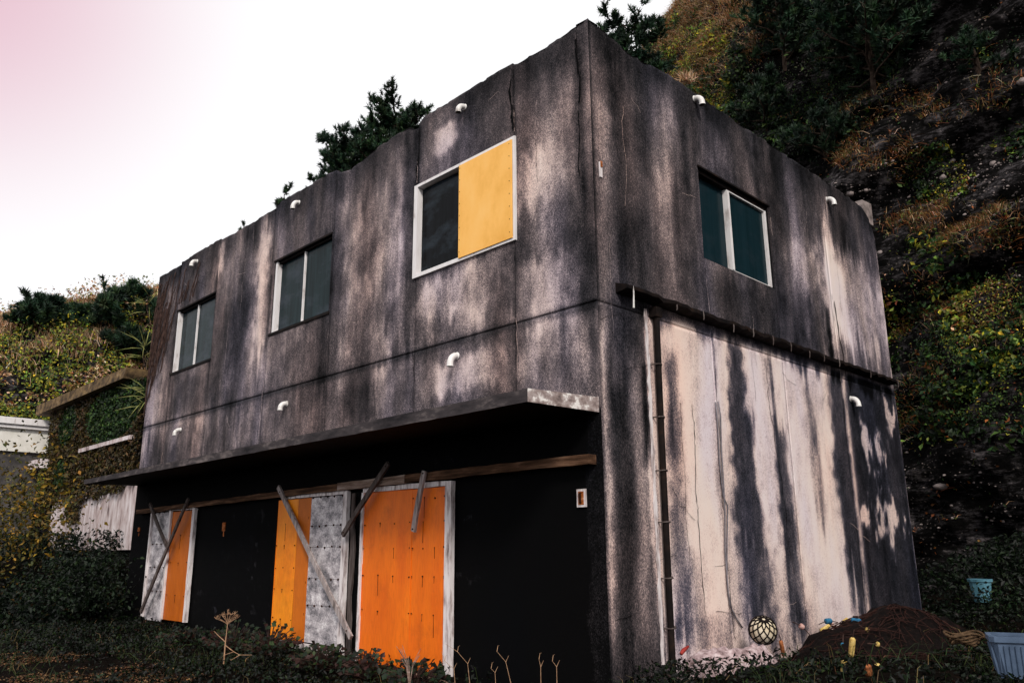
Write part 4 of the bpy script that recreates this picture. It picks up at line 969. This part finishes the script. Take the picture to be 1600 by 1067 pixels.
# white outbuilding
W = empty('white_shed', (-25, 0, .5)); tag(W, 'white walled low building with pale roof edge at the left edge of the picture', 'building')
mb = MB(); mb.box((-30, -6, 5.20), (-24, 1.22, 5.40), .01); mb.build('roof', M['white'], W); mb = MB(); mb.box((-30, -6, 5.08), (-24.08, 1.16, 5.19)); mb.build('fascia', M['white'], W)
mb = MB(); mb.box((-29.8, -5.8, 4.35), (-24.2, 1.05, 5.075)); mb.build('wall', M['cream'], W)
M['greyw'] = simple('grey_block_wall', [(.3, (.03, .03, .03)), (.7, (.10, .09, .09))], 4)
mb = MB(); mb.box((-29.8, -5.8, .5), (-24.3, .9, 4.34)); mb.build('lower_wall', M['greyw'], W)
# retaining ledge
mb = MB(); mb.box((-23, -.75, -.5), (-13.3, -.45, .92), .02); tag(mb.build('retaining_wall', M['soil']), 'low dark retaining wall below the overgrown house', 'wall')

# bamboo leaves beside the building edge
def bamboo(px, py, n, seed, label, dist=19.0):
    c = at(px, py, dist); rr = random.Random(seed); mb = MB(); t = empty('bamboo_plant', c); tag(t, label, 'plant', 'bamboo sprays beside the building edge')
    mb.tube([c + np.array([.25, .1, -.7]), c + np.array([.15, 0, -.3]), c + np.array([.1, 0, .1])], [.010, .008, .004], 5); mb.build('stem', M['vine'], t)
    m2 = MB()
    for q in range(n):
        a = rr.uniform(-2.6, .5) if q % 3 else rr.uniform(-.5, 1.8); el = rr.uniform(-.3, .9); L = rr.uniform(.4, .85)
        d = -CR * abs(math.cos(a)) * (1 if q % 4 else -.6) + CU * math.sin(el) + rr.uniform(-.4, .4) * CF; d /= np.linalg.norm(d); s_ = np.cross(d, CF); s_ /= np.linalg.norm(s_)
        p = c + d * .04 + np.array([rr.uniform(0, .3), 0, rr.uniform(-.35, .1)]); w_ = .011
        m2.add([p, p + d * L * .4 + s_ * w_, p + d * L + np.array([0, 0, -.12 * L]), p + d * L * .4 - s_ * w_, p + d * L * .4 + np.array([0, 0, .012])], [(0, 1, 4), (1, 2, 4), (2, 3, 4), (3, 0, 4)])
    m2.build('leaves', M['bamboo'], t)
bamboo(228, 470, 10, 1, 'uppermost bamboo spray against the golden hill grass', 23)
bamboo(222, 545, 14, 2, 'middle bamboo spray below the dark conifers', 22)
bamboo(225, 615, 16, 3, 'lowest bamboo spray in front of the slab roof', 20)

# ------------------------------------------------------------------ foreground undergrowth
def scatter_ground(n, x0, x1, y0, y1, dens):
    P = np.stack([RG.uniform(x0, x1, n * 4), RG.uniform(y0, y1, n * 4)], 1); d = dens(P[:, 0], P[:, 1]); P = P[RG.random(len(P)) < d][:n]
    return np.concatenate([P, gz(P[:, 0], P[:, 1])[:, None]], 1)
def outside(x, y): return 1.0 - ((x > XL - .02) & (x < 0.02) & (y > -.03))
# band of low dark leaves along the walls and front
def dens(x, y): 
    f_ = fbm(x * .8, y * .8, 0, 101, 3)
    return outside(x, y) * (sstep(.40, .5, f_) * .8 + .2) * np.where(y < 0, sstep(-3.8, -1.6, y) * .9 + .1, 1)
Pg = scatter_ground(60000, -16, 6.5, -4.2, 9.5, dens)
hh = (.03 + .34 * fbm(Pg[:, 0] * .7, Pg[:, 1] * .7, 0, 102, 3)) * sstep(-4.0, -1.5, Pg[:, 1]); hh = np.where(Pg[:, 0] > .3, hh * .9, hh)
netf = (Pg[:, 0] > .0) & (Pg[:, 0] < 3.0) & (Pg[:, 1] > 1.3) & (Pg[:, 1] < 6.3); hh = np.where(netf, hh * .18, hh)
bund = (Pg[:, 0] > .05) & (Pg[:, 0] < 1.0) & (Pg[:, 1] > .9) & (Pg[:, 1] < 2.8); hh = np.where(bund, hh * .25, hh)
hh *= 1 - .45 * ((Pg[:, 0] > -2.2) & (Pg[:, 0] < .4) & (Pg[:, 1] < .3))
Pg[:, 2] += RG.random(len(Pg)) ** .7 * hh
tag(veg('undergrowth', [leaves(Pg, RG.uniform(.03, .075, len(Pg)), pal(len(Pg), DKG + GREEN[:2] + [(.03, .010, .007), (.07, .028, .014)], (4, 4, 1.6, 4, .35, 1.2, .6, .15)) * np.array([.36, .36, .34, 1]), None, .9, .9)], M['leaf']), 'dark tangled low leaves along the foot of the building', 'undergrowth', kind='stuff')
Pd = scatter_ground(26000, -9, 3, -5.5, -.3, lambda x, y: outside(x, y) * sstep(.38, .6, fbm(x * 1.5, y * 1.5, 0, 103, 3)) * sstep(-1.6, -2.6, y))
tag(veg('leaf_litter', [leaves(Pd + np.array([0, 0, .015]), RG.uniform(.02, .05, len(Pd)), pal(len(Pd), [(.12, .055, .022), (.07, .03, .012), (.20, .11, .05), (.03, .02, .01)]), None, .5, 1.5)], M['leaf']), 'brown dead leaf litter in the front left foreground', 'leaf litter', kind='stuff')
Pt = scatter_ground(5000, -14, 5, -4, 7, lambda x, y: outside(x, y) * sstep(.5, .6, fbm(x * 1.2, y * 1.2, 0, 104, 3)))
tag(veg('weed_blades', [blades(Pt, RG.uniform(.12, .45, len(Pt)), .007, pal(len(Pt), [(.03, .05, .012), (.015, .03, .01), (.10, .07, .03), (.20, .12, .06)], (4, 4, 1, .6)), .7, 1.0)], M['grass']), 'thin weed blades mixed into the undergrowth', 'weeds', kind='stuff')
# plants behind on terrace and lower slope at right
Pq = scatter_ground(13000, -24, -12.4, -3, 1, lambda x, y: sstep(.35, .55, fbm(x * .9, y * .9, 0, 105, 3)) * .9)
Pq[:, 2] += RG.random(len(Pq)) * .7
tag(veg('terrace_shrubs', [leaves(Pq, RG.uniform(.06, .14, len(Pq)), pal(len(Pq), DKG + [(.05, .035, .014), (.09, .05, .014)], (4, 3, 1, 4, .5, .2)) * np.array([.7, .7, .7, 1]), None, .9, .6)], M['leaf']), 'dark shrubs on the bank below the overgrown house', 'shrubs', kind='stuff')
Pw = scatter_ground(14000, -.3, 7, 8.6, 12.5, lambda x, y: sstep(.3, .5, fbm(x * .9, y * .9, 0, 106, 3)))
Pw[:, 2] += RG.random(len(Pw)) * .8
tag(veg('shade_plants', [leaves(Pw, RG.uniform(.05, .12, len(Pw)), pal(len(Pw), DKG, var=.3) * np.array([.6, .6, .6, 1]), None, .9, .6)], M['leaf']), 'nearly black leafy plants at the foot of the right slope', 'plants', kind='stuff')
Pe = np.array([-12.95, -.95, .1]) + RG.normal(size=(3200, 3)) * np.array([.75, .28, .0]) + np.stack([np.zeros(3200), np.zeros(3200), RG.random(3200) * 1.0], 1)
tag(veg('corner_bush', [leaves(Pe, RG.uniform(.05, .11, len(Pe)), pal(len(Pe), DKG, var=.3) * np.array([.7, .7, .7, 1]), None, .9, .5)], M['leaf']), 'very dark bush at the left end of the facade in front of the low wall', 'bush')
# yellow bramble on the left in front of the house
Pb = at(35, 800, 20) + RG.normal(size=(2200, 3)) * np.array([1.1, .6, .8]); tag(veg('yellow_bush', [leaves(Pb, RG.uniform(.07, .15, len(Pb)), pal(len(Pb), [(.22, .13, .015), (.12, .08, .015), (.05, .05, .012), (.30, .19, .02)], (1, 2, 3, .6)), None, .9, .3)], M['leaf']), 'autumn yellow bush in front of the overgrown house at the left', 'bush')

# broad leaved plants in front of the doors
def broadleaf(P, n, size, spread, h, cols, label, seed):
    rr = random.Random(seed); t = empty('leafy_plant', P); tag(t, label, 'plant', 'broad leaved plants below the doors')
    mb = MB(); PP = []
    for q in range(n):
        a = rr.uniform(0, 6.28); r = spread * math.sqrt(rr.random()); e = h * (1 - .5 * (r / spread) ** 2) * rr.uniform(.35, 1.0); tip = np.array(P) + np.array([math.cos(a) * r, math.sin(a) * r, e])
        if tip[1] > -.07: tip[1] = -.07 - rr.random() * .05
        mb.tube([np.array(P), np.array(P) + np.array([math.cos(a) * r * .4, math.sin(a) * r * .4, e * .7]), tip], .004, 3, cap=False); PP.append(tip)
    mb.build('stems', M['vine'], t); PP = np.array(PP); s = len(PP)
    veg('leaves', [leaves(PP, RG.uniform(.7, 1.2, s) * size, pal(s, cols), np.array([[.3, -.5, .6]]), .45, .3, .8)], M['leaf'], t)
BL = [(.010, .024, .009), (.006, .014, .006), (.024, .040, .012), (.03, .010, .008), (.004, .008, .004)]
for q, (x, y, dpt, n, s, sp, h, lb) in enumerate((
        (650, 1040, -.75, 190, .085, .38, .42, 'rounded dark leafy plant in front of the left edge of the big orange door'),
        (575, 1045, -.6, 150, .08, .36, .36, 'leafy plant between the metal door and the big orange door'),
        (500, 1035, -.65, 200, .08, .48, .40, 'wide leafy plant under the galvanised door'),
        (420, 1030, -.55, 200, .08, .45, .58, 'tall leafy plant left of the amber door'),
        (365, 1010, -.5, 170, .08, .5, .50, 'dark leafy plant under the black wall section'),
        (290, 1000, -.6, 150, .08, .5, .34, 'leafy plant under the leftmost orange door'))):
    P = pl(x, y, 1, dpt); P[2] = float(gz(P[0], P[1])) - .02; broadleaf(P, n, s, sp, h, BL, lb, 60 + q)

# dead umbel plant and dry stalks
def branchy(P, segs, name, label, mat, cat='dead plant', group=None):
    """segs: list of polylines given as offsets (right, up, depth) in metres"""
    mb = MB()
    for pts, r in segs: mb.tube([np.array(P) + CR * a + np.array([0, 0, 1.]) * b + CF * c for a, b, c in pts], [r * (1 - .6 * k / (len(pts) - 1)) for k in range(len(pts))], 5)
    return tag(mb.build(name, mat), label, cat, group)
random.seed(77)
P = pl(352, 1005, 1, -1.5); segs = [([(0, -.25, 0), (.0, 0, 0), (.005, .12, 0), (.01, .24, 0)], .010)]
for q in range(16):
    a = -1.15 + 2.3 * q / 15; L = random.uniform(.14, .2); x1 = math.sin(a) * L * .85; y1 = .24 + math.cos(a) * L * .6 + .03; dz = random.uniform(-.08, .08)
    segs.append(([(.01, .24, 0), (.01 + x1 * .5, .24 + (y1 - .24) * .6, dz * .5), (.01 + x1, y1, dz)], .0035))
    for k in range(7): segs.append(([(.01 + x1, y1, dz), (.01 + x1 + random.uniform(-.035, .035), y1 + random.uniform(.005, .035), dz + random.uniform(-.03, .03))], .0022))
segs += [([(0, .02, 0), (-.10, .10, 0), (-.17, .15, .02)], .006), ([(0, -.02, 0), (.12, -.10, 0), (.2, -.14, 0), (.36, -.14, 0)], .006), ([(.2, -.14, 0), (.1, -.2, 0), (-.02, -.2, 0)], .005), ([(.12, -.1, 0), (0, -.14, 0), (-.08, -.2, 0)], .004)]
branchy(P, segs, 'dead_umbel', 'dry branching umbel stalk standing in front of the black wall', M['twig'])
P = pl(640, 1058, 1, -1.1); segs = []
for q in range(14): a = random.uniform(-.6, .5); L = random.uniform(.12, .32); segs.append(([(0, -.1, 0), (math.sin(a) * L * .3, L * .5, 0), (math.sin(a) * L, L, random.uniform(-.05, .05))], .006))
branchy(P, segs, 'dry_stalks', 'pale dry stalk bunch under the big orange door', M['beam_lt'])
for q, (x, y, pts, lb) in enumerate(((735, 1060, [(0, -.1, 0), (-.03, .15, 0), (-.14, .27, 0), (-.27, .35, 0)], 'thin dry stem arching over the right white door frame'), (712, 1063, [(0, -.1, 0), (-.02, .12, 0), (-.12, .2, 0), (-.16, .3, 0)], 'pale curved stem before the orange board'), (795, 1050, [(.02, -.1, 0), (-.03, .1, 0), (-.12, .2, 0)], 'reddish twig before the black wall'),
                               (845, 1055, [(0, -.1, 0), (.0, .08, 0), (-.015, .15, 0)], 'short dead stalk before the black wall'), (870, 1055, [(0, -.1, 0), (.0, .08, 0), (-.04, .13, 0)], 'short leaning stalk left of the building corner'), (775, 1060, [(0, -.1, 0), (-.01, .06, 0), (-.05, .1, 0)], 'little bent twig at the foot of the black wall'))):
    branchy(pl(x, y, 1, -.6), [(pts, .0035), ([pts[1], (pts[1][0] + .03, pts[1][1] + .06, 0)], .003), ([pts[2], (pts[2][0] + .01, pts[2][1] + .05, .01), (pts[2][0] + .025, pts[2][1] + .06, .0)], .003)], 'dry_weed', lb, M['twig'], 'dry weed', 'thin dry stems at the foot of the black wall')
# weathered sill boards lying at the door foot
mb = MB(); mb.plank((-2.9, -.28, -.26), (-1.75, -.34, -.30), .07, .05, nrm=(0, -.3, 1), seg=6, jit=.004); tag(mb.build('loose_board', M['beam_lt']), 'grey board lying on the ground at the foot of the right door frame', 'board')

# ------------------------------------------------------------------ fishing gear at the right wall
M['net'] = simple('dark_red_netting', [(.3, (.001, .0006, .0006)), (.55, (.004, .0018, .0016)), (.8, (.018, .006, .005))], 25, bump=1.0)
M['soft'] = simple('dark_net_cord', [(.3, (.004, .002, .002)), (.7, (.045, .018, .014))], 12, bump=0)
M['rope'] = simple('tan_rope', [(.3, (.03, .018, .01)), (.7, (.13, .08, .045))], 40, bump=.5)
M['fy'] = simple('yellow_float_foam', [(.3, (.22, .13, .04)), (.5, (.60, .42, .13)), (.8, (.75, .60, .28))], 30, bump=.5)
M['fb'] = simple('blue_float_foam', [(.3, (.01, .05, .11)), (.6, (.03, .15, .27)), (.8, (.08, .25, .36))], 25, bump=.4)
M['fr'] = simple('rusty_orange_float', [(.3, (.12, .03, .01)), (.7, (.55, .20, .08))], 25, bump=.4)
M['fp'] = simple('pinkish_float', [(.3, (.35, .16, .14)), (.7, (.62, .42, .38))], 25, bump=.4)
NR = empty('fishing_net_pile', (.9, 4.2, 0)); tag(NR, 'heap of dark red fishing net strung with yellow and blue floats against the right wall', 'fishing net')
n1, n2 = 70, 60; A_, B_ = np.meshgrid(np.linspace(-1.12, 1.12, n1), np.linspace(-1.12, 1.12, n2), indexing='ij')
rr_ = np.hypot(A_, B_); Xn = .95 + .95 * A_; Yn = 4.35 + 2.0 * B_
Zn = gz(Xn, Yn) - .1 + .44 * np.clip(1 - rr_ ** 3, -.1, 1) * (.72 + .55 * fbm(Xn * 1.6, Yn * 1.2, 0, 120, 3)) + .26 * (fbm(Xn * 6, Yn * 4, 0, 121, 5) - .5)
Xn = np.maximum(Xn, .03)
i = (np.arange(n1 - 1)[:, None] * n2 + np.arange(n2 - 1)[None]).ravel()
mesh_obj('net', np.stack([Xn, Yn, Zn], -1).reshape(-1, 3), np.stack([i, i + n2, i + n2 + 1, i + 1], 1), M['net'], NR, True)
def netz(x, y):
    a = np.hypot((x - .95) / .95, (y - 4.35) / 2.0); return max(float(gz(x, y)), float(gz(x, y)) - .1 + .44 * max(1 - a ** 3, -.1) * (.72 + .55 * float(fbm(x * 1.6, y * 1.2, 0, 120, 3))))
random.seed(99); mb = MB()
for q in range(190):
    x, y = random.uniform(.12, 1.75), random.uniform(2.6, 6.1); a = random.uniform(0, 6.28); pts = []
    for k in range(9):
        pts.append((max(x, .05), y, netz(x, y) + random.uniform(.005, .035))); a += random.uniform(-.5, .5); x += .10 * math.cos(a); y += .12 * math.sin(a)
    mb.tube(pts, random.uniform(.003, .006), 4, cap=False)
mb.build('net_cords', M['soft'], NR)
def surf_px(x, y):                                   # point of the heap seen at a pixel
    d = ray(x, y); best = None
    for t in np.arange(6, 14, .02):
        p = CAM + d * t
        if p[0] < .06: return p + np.array([.06, 0, 0])
        if p[2] <= max(netz(p[0], p[1]), float(gz(p[0], p[1]))): return p
    return CAM + d * 9
def floatp(x0, y0, x1, y1, mat, r=.028, dz=.03):
    r *= 1.15
    a = surf_px(x0, y0) - CF * .12; b = CAM + ray(x1, y1) * float((a - CAM) @ CF + random.uniform(-.05, .05)); a = a + np.array([0, 0, dz]); b = b + np.array([0, 0, dz])
    mb = MB(); pts = [a + (b - a) * u for u in (0, .06, .2, .8, .94, 1)]; mb.tube(pts, [r * .45, r * .9, r, r, r * .9, r * .45], 10); mb.build('float', mat, NR, smooth=True)
    mb = MB(); d = (b - a) / np.linalg.norm(b - a); mb.tube([a - d * .12 + np.array([0, 0, -.03]), a, b, b + d * .12 + np.array([0, 0, -.03])], .006, 5); mb.build('float_cord', M['vine'], NR)
for (x0, y0, x1, y1, m_, r) in ((1305, 971, 1326, 970, 'fy', .026), (1270, 984, 1297, 980, 'fy', .024), (1346, 981, 1362, 996, 'fy', .030), (1323, 1024, 1333, 1000, 'fy', .028), (1310, 1048, 1320, 1034, 'fy', .024), (1311, 1002, 1318, 1020, 'fb', .024), (1287, 968, 1290, 974, 'fb', .034),
                              (1340, 969, 1330, 972, 'fb', .026), (1213, 1022, 1220, 1004, 'fr', .022), (1289, 974, 1298, 979, 'fp', .030), (1244, 979, 1250, 980, 'fp', .030), (1362, 1035, 1376, 1052, 'fy', .026), (1350, 1052, 1356, 1044, 'fr', .03), (1366, 1005, 1370, 1010, 'fy', .025)):
    floatp(x0, y0, x1, y1, M[m_], r)
# glass float in netting
bc = np.array([.40, 2.33, .27]); br = .155
BL_ = empty('float_ball', bc - np.array([0, 0, br])); tag(BL_, 'cream ball float wrapped in black netting against the right wall', 'float')
M['ballm'] = simple('cream_float', [(.3, (.50, .40, .26)), (.7, (.80, .72, .58))], 8, rough=.4, bump=.1)
mb = MB(); mb.ball(bc, br, 28, 18); mb.build('ball', M['ballm'], BL_, smooth=True)
mb = MB(); ax_ = Matrix.Rotation(.5, 3, 'X') @ Matrix.Rotation(.4, 3, 'Y')
for s_ in (1, -1):
    for k in range(11):
        pts = []
        for q in range(20):
            th = .12 + (math.pi - .24) * q / 19; ph = 2 * math.pi * k / 11 + s_ * q / 19 * 2.2
            v_ = ax_ @ Vector((math.sin(th) * math.cos(ph), math.sin(th) * math.sin(ph), math.cos(th))); pts.append(bc + np.array(v_) * (br + .004))
        mb.tube(pts, .0075, 5, cap=False)
mb.build('netting', M['black'], BL_)
# pale crumpled net bundle
M['pale'] = simple('pale_pink_sheet', [(.3, (.10, .06, .06)), (.5, (.38, .28, .29)), (.75, (.66, .56, .57))], 14, bump=.8)
n1, n2 = 60, 26; A_, B_ = np.meshgrid(np.linspace(0, 1, n1), np.linspace(-1, 1, n2), indexing='ij')
Xn = .42 + .28 * B_; Yn = .85 + 1.25 * A_ + .05 * (fbm(A_ * 8, B_ * 3, 0, 131) - .5); Zn = gz(Xn, Yn) + .02 + (.24 * np.sqrt(np.clip(1 - B_ ** 2, 0, 1)) + .10 * (fbm(A_ * 10, B_ * 5, 0, 130, 4) - .5)) * sstep(0, .1, A_) * sstep(1, .9, A_) * (.8 + .4 * vn(A_ * 5, 0, 0, 133))
i = (np.arange(n1 - 1)[:, None] * n2 + np.arange(n2 - 1)[None]).ravel()
tag(mesh_obj('crumpled_sheet', np.stack([Xn, Yn, Zn], -1).reshape(-1, 3), np.stack([i, i + n2, i + n2 + 1, i + 1], 1), M['pale'], None, False), 'pale crumpled plastic bundle between the downpipe and the netted ball', 'plastic sheet')
M['red'] = simple('dull_red_plastic', [(.3, (.20, .02, .02)), (.7, (.36, .05, .04))], 10, bump=.1)
mb = MB(); a = pl(1064, 1021, 0, .45); mb.tube([a, a + np.array([.0, .05, .03]), a + np.array([0, .14, .06])], [.018, .022, .012], 8); tag(mb.build('red_scrap', M['red'], smooth=True), 'small red plastic scrap at the foot of the downpipe', 'scrap')

# blue basket
M['blue'] = simple('pale_blue_plastic', [(.3, (.05, .075, .12)), (.7, (.12, .17, .26))], 4, rough=.45, bump=.05)
bq = pl(1545, 992, 1, 1.5); KB = empty('plastic_basket', bq + np.array([.25, .2, -.34])); tag(KB, 'light blue ribbed plastic basket at the lower right corner', 'basket')
def basket(o, c, L_, W_, Hh, ang):
    ca, sa = math.cos(ang), math.sin(ang)
    def T(x, y, z): return (c[0] + x * ca - y * sa, c[1] + x * sa + y * ca, c[2] + z)
    def ring(hl, hw, z, r=.04): return [T(*p, z) for p in ((-hl + r, -hw), (hl - r, -hw), (hl, -hw + r), (hl, hw - r), (hl - r, hw), (-hl + r, hw), (-hl, hw - r), (-hl, -hw + r))]
    def loft(rings, name, mat, close=False):
        mb = MB(); vs = []; fs = []
        for r in rings: vs += r
        for q in range(len(rings) - 1):
            for k in range(8): fs.append((q * 8 + k, q * 8 + (k + 1) % 8, q * 8 + 8 + (k + 1) % 8, q * 8 + 8 + k))
        if close: fs.append(tuple(range(8)))
        mb.add(vs, fs); return mb
    h, w2 = L_ / 2, W_ / 2
    mb = loft([ring(h * .86, w2 * .86, .0), ring(h * .97, w2 * .97, Hh * .8), ring(h * .97, w2 * .97, Hh - .02), ring(h * .94, w2 * .94, Hh - .02), ring(h * .84, w2 * .84, .01)], 'b', None, True)
    for sgn in (-1, 1):
        for k in range(13):
            x = -h * .84 + k * h * 1.68 / 12
            mb.add([T(x - .006, sgn * w2 * .87, .03), T(x + .006, sgn * w2 * .87, .03), T(x + .006, sgn * (w2 * .985), Hh * .78), T(x - .006, sgn * (w2 * .985), Hh * .78), T(x, sgn * (w2 * .88 + .012), .03), T(x, sgn * (w2 * .985 + .012), Hh * .78)], [(0, 4, 5, 3), (4, 1, 2, 5)])
        for k in range(9):
            y = -w2 * .8 + k * w2 * 1.6 / 8
            mb.add([T(sgn * h * .87, y - .006, .03), T(sgn * h * .87, y + .006, .03), T(sgn * h * .985, y + .006, Hh * .78), T(sgn * h * .985, y - .006, Hh * .78), T(sgn * (h * .88 + .012), y, .03), T(sgn * (h * .985 + .012), y, Hh * .78)], [(0, 4, 5, 3), (4, 1, 2, 5)])
    mb.build('body', M['blue'], o)
    mb = loft([ring(h, w2, Hh - .05), ring(h * 1.05, w2 * 1.06, Hh - .045), ring(h * 1.05, w2 * 1.06, Hh), ring(h * .93, w2 * .93, Hh + .002), ring(h * .93, w2 * .93, Hh - .03)], 'r', None); mb.build('rim', M['blue'], o)
basket(KB, bq + np.array([.25, .2, -.34]), .60, .42, .34, .35)
# pale cyan container on the slope
M['cyan'] = simple('pale_cyan_plastic', [(.3, (.05, .14, .19)), (.7, (.13, .29, .37))], 4, rough=.5, bump=.05)
cq = at(1533, 922, 12.5); KC = empty('plastic_tub', cq - np.array([0, 0, .17])); tag(KC, 'pale cyan plastic tub half hidden by leaves on the dark slope', 'tub')
mb = MB(); vs = []
for (z, s_) in ((-.17, .12), (.13, .16), (.13, .18), (.17, .185), (.17, .15), (-.15, .11)):
    for a in range(12): vs.append(cq + np.array([math.cos(a * math.pi / 6) * s_, math.sin(a * math.pi / 6) * s_ * .8, z]))
mb.add(vs, [(q * 12 + k, q * 12 + (k + 1) % 12, q * 12 + 12 + (k + 1) % 12, q * 12 + 12 + k) for q in range(5) for k in range(12)] + [tuple(range(60, 72))]); mb.build('body', M['cyan'], KC)
Pw = cq - CF * .3 + RG.normal(size=(420, 3)) * np.array([.24, .1, .13]) + np.array([.02, 0, -.10]); tag(veg('dark_plant', [leaves(Pw, .07, pal(420, DKG), None, .9, .3)], M['leaf']), 'dark leaves hanging in front of the pale cyan tub', 'plant', kind='stuff')
# rope coil
c = at(1508, 1003, 8.3); mb = MB(); random.seed(8)
for q in range(5):
    pts = [c + np.array([math.cos(a) * (.12 + .015 * q), math.sin(a) * (.15 + .015 * q), .02 * q + .02 * math.sin(a * 3 + q)]) for a in np.linspace(0, 6.0, 22)]; mb.tube(pts, .012, 6)
tag(mb.build('rope_coil', M['rope'], smooth=True), 'coil of tan rope on the ground left of the blue basket', 'rope')
# fallen orange leaves near the floats
mb = MB()
Pf = np.array([surf_px(x, y) for x, y in ((1262, 1045), (1268, 1052), (1280, 1050), (1265, 1058), (1350, 1040), (1362, 1030), (1230, 1050), (1276, 1062), (1345, 1030))]) - CF * .12
tag(veg('fallen_leaves', [leaves(Pf, RG.uniform(.05, .1, len(Pf)), pal(len(Pf), [(.55, .14, .03), (.45, .22, .15)]), np.array([[.3, -.7, .5]]), .3)], M['leaf']), 'few bright orange fallen leaves in front of the net heap', 'leaves', kind='stuff')
for o in list(bpy.data.objects):
    if 'org' in o: del o['org']
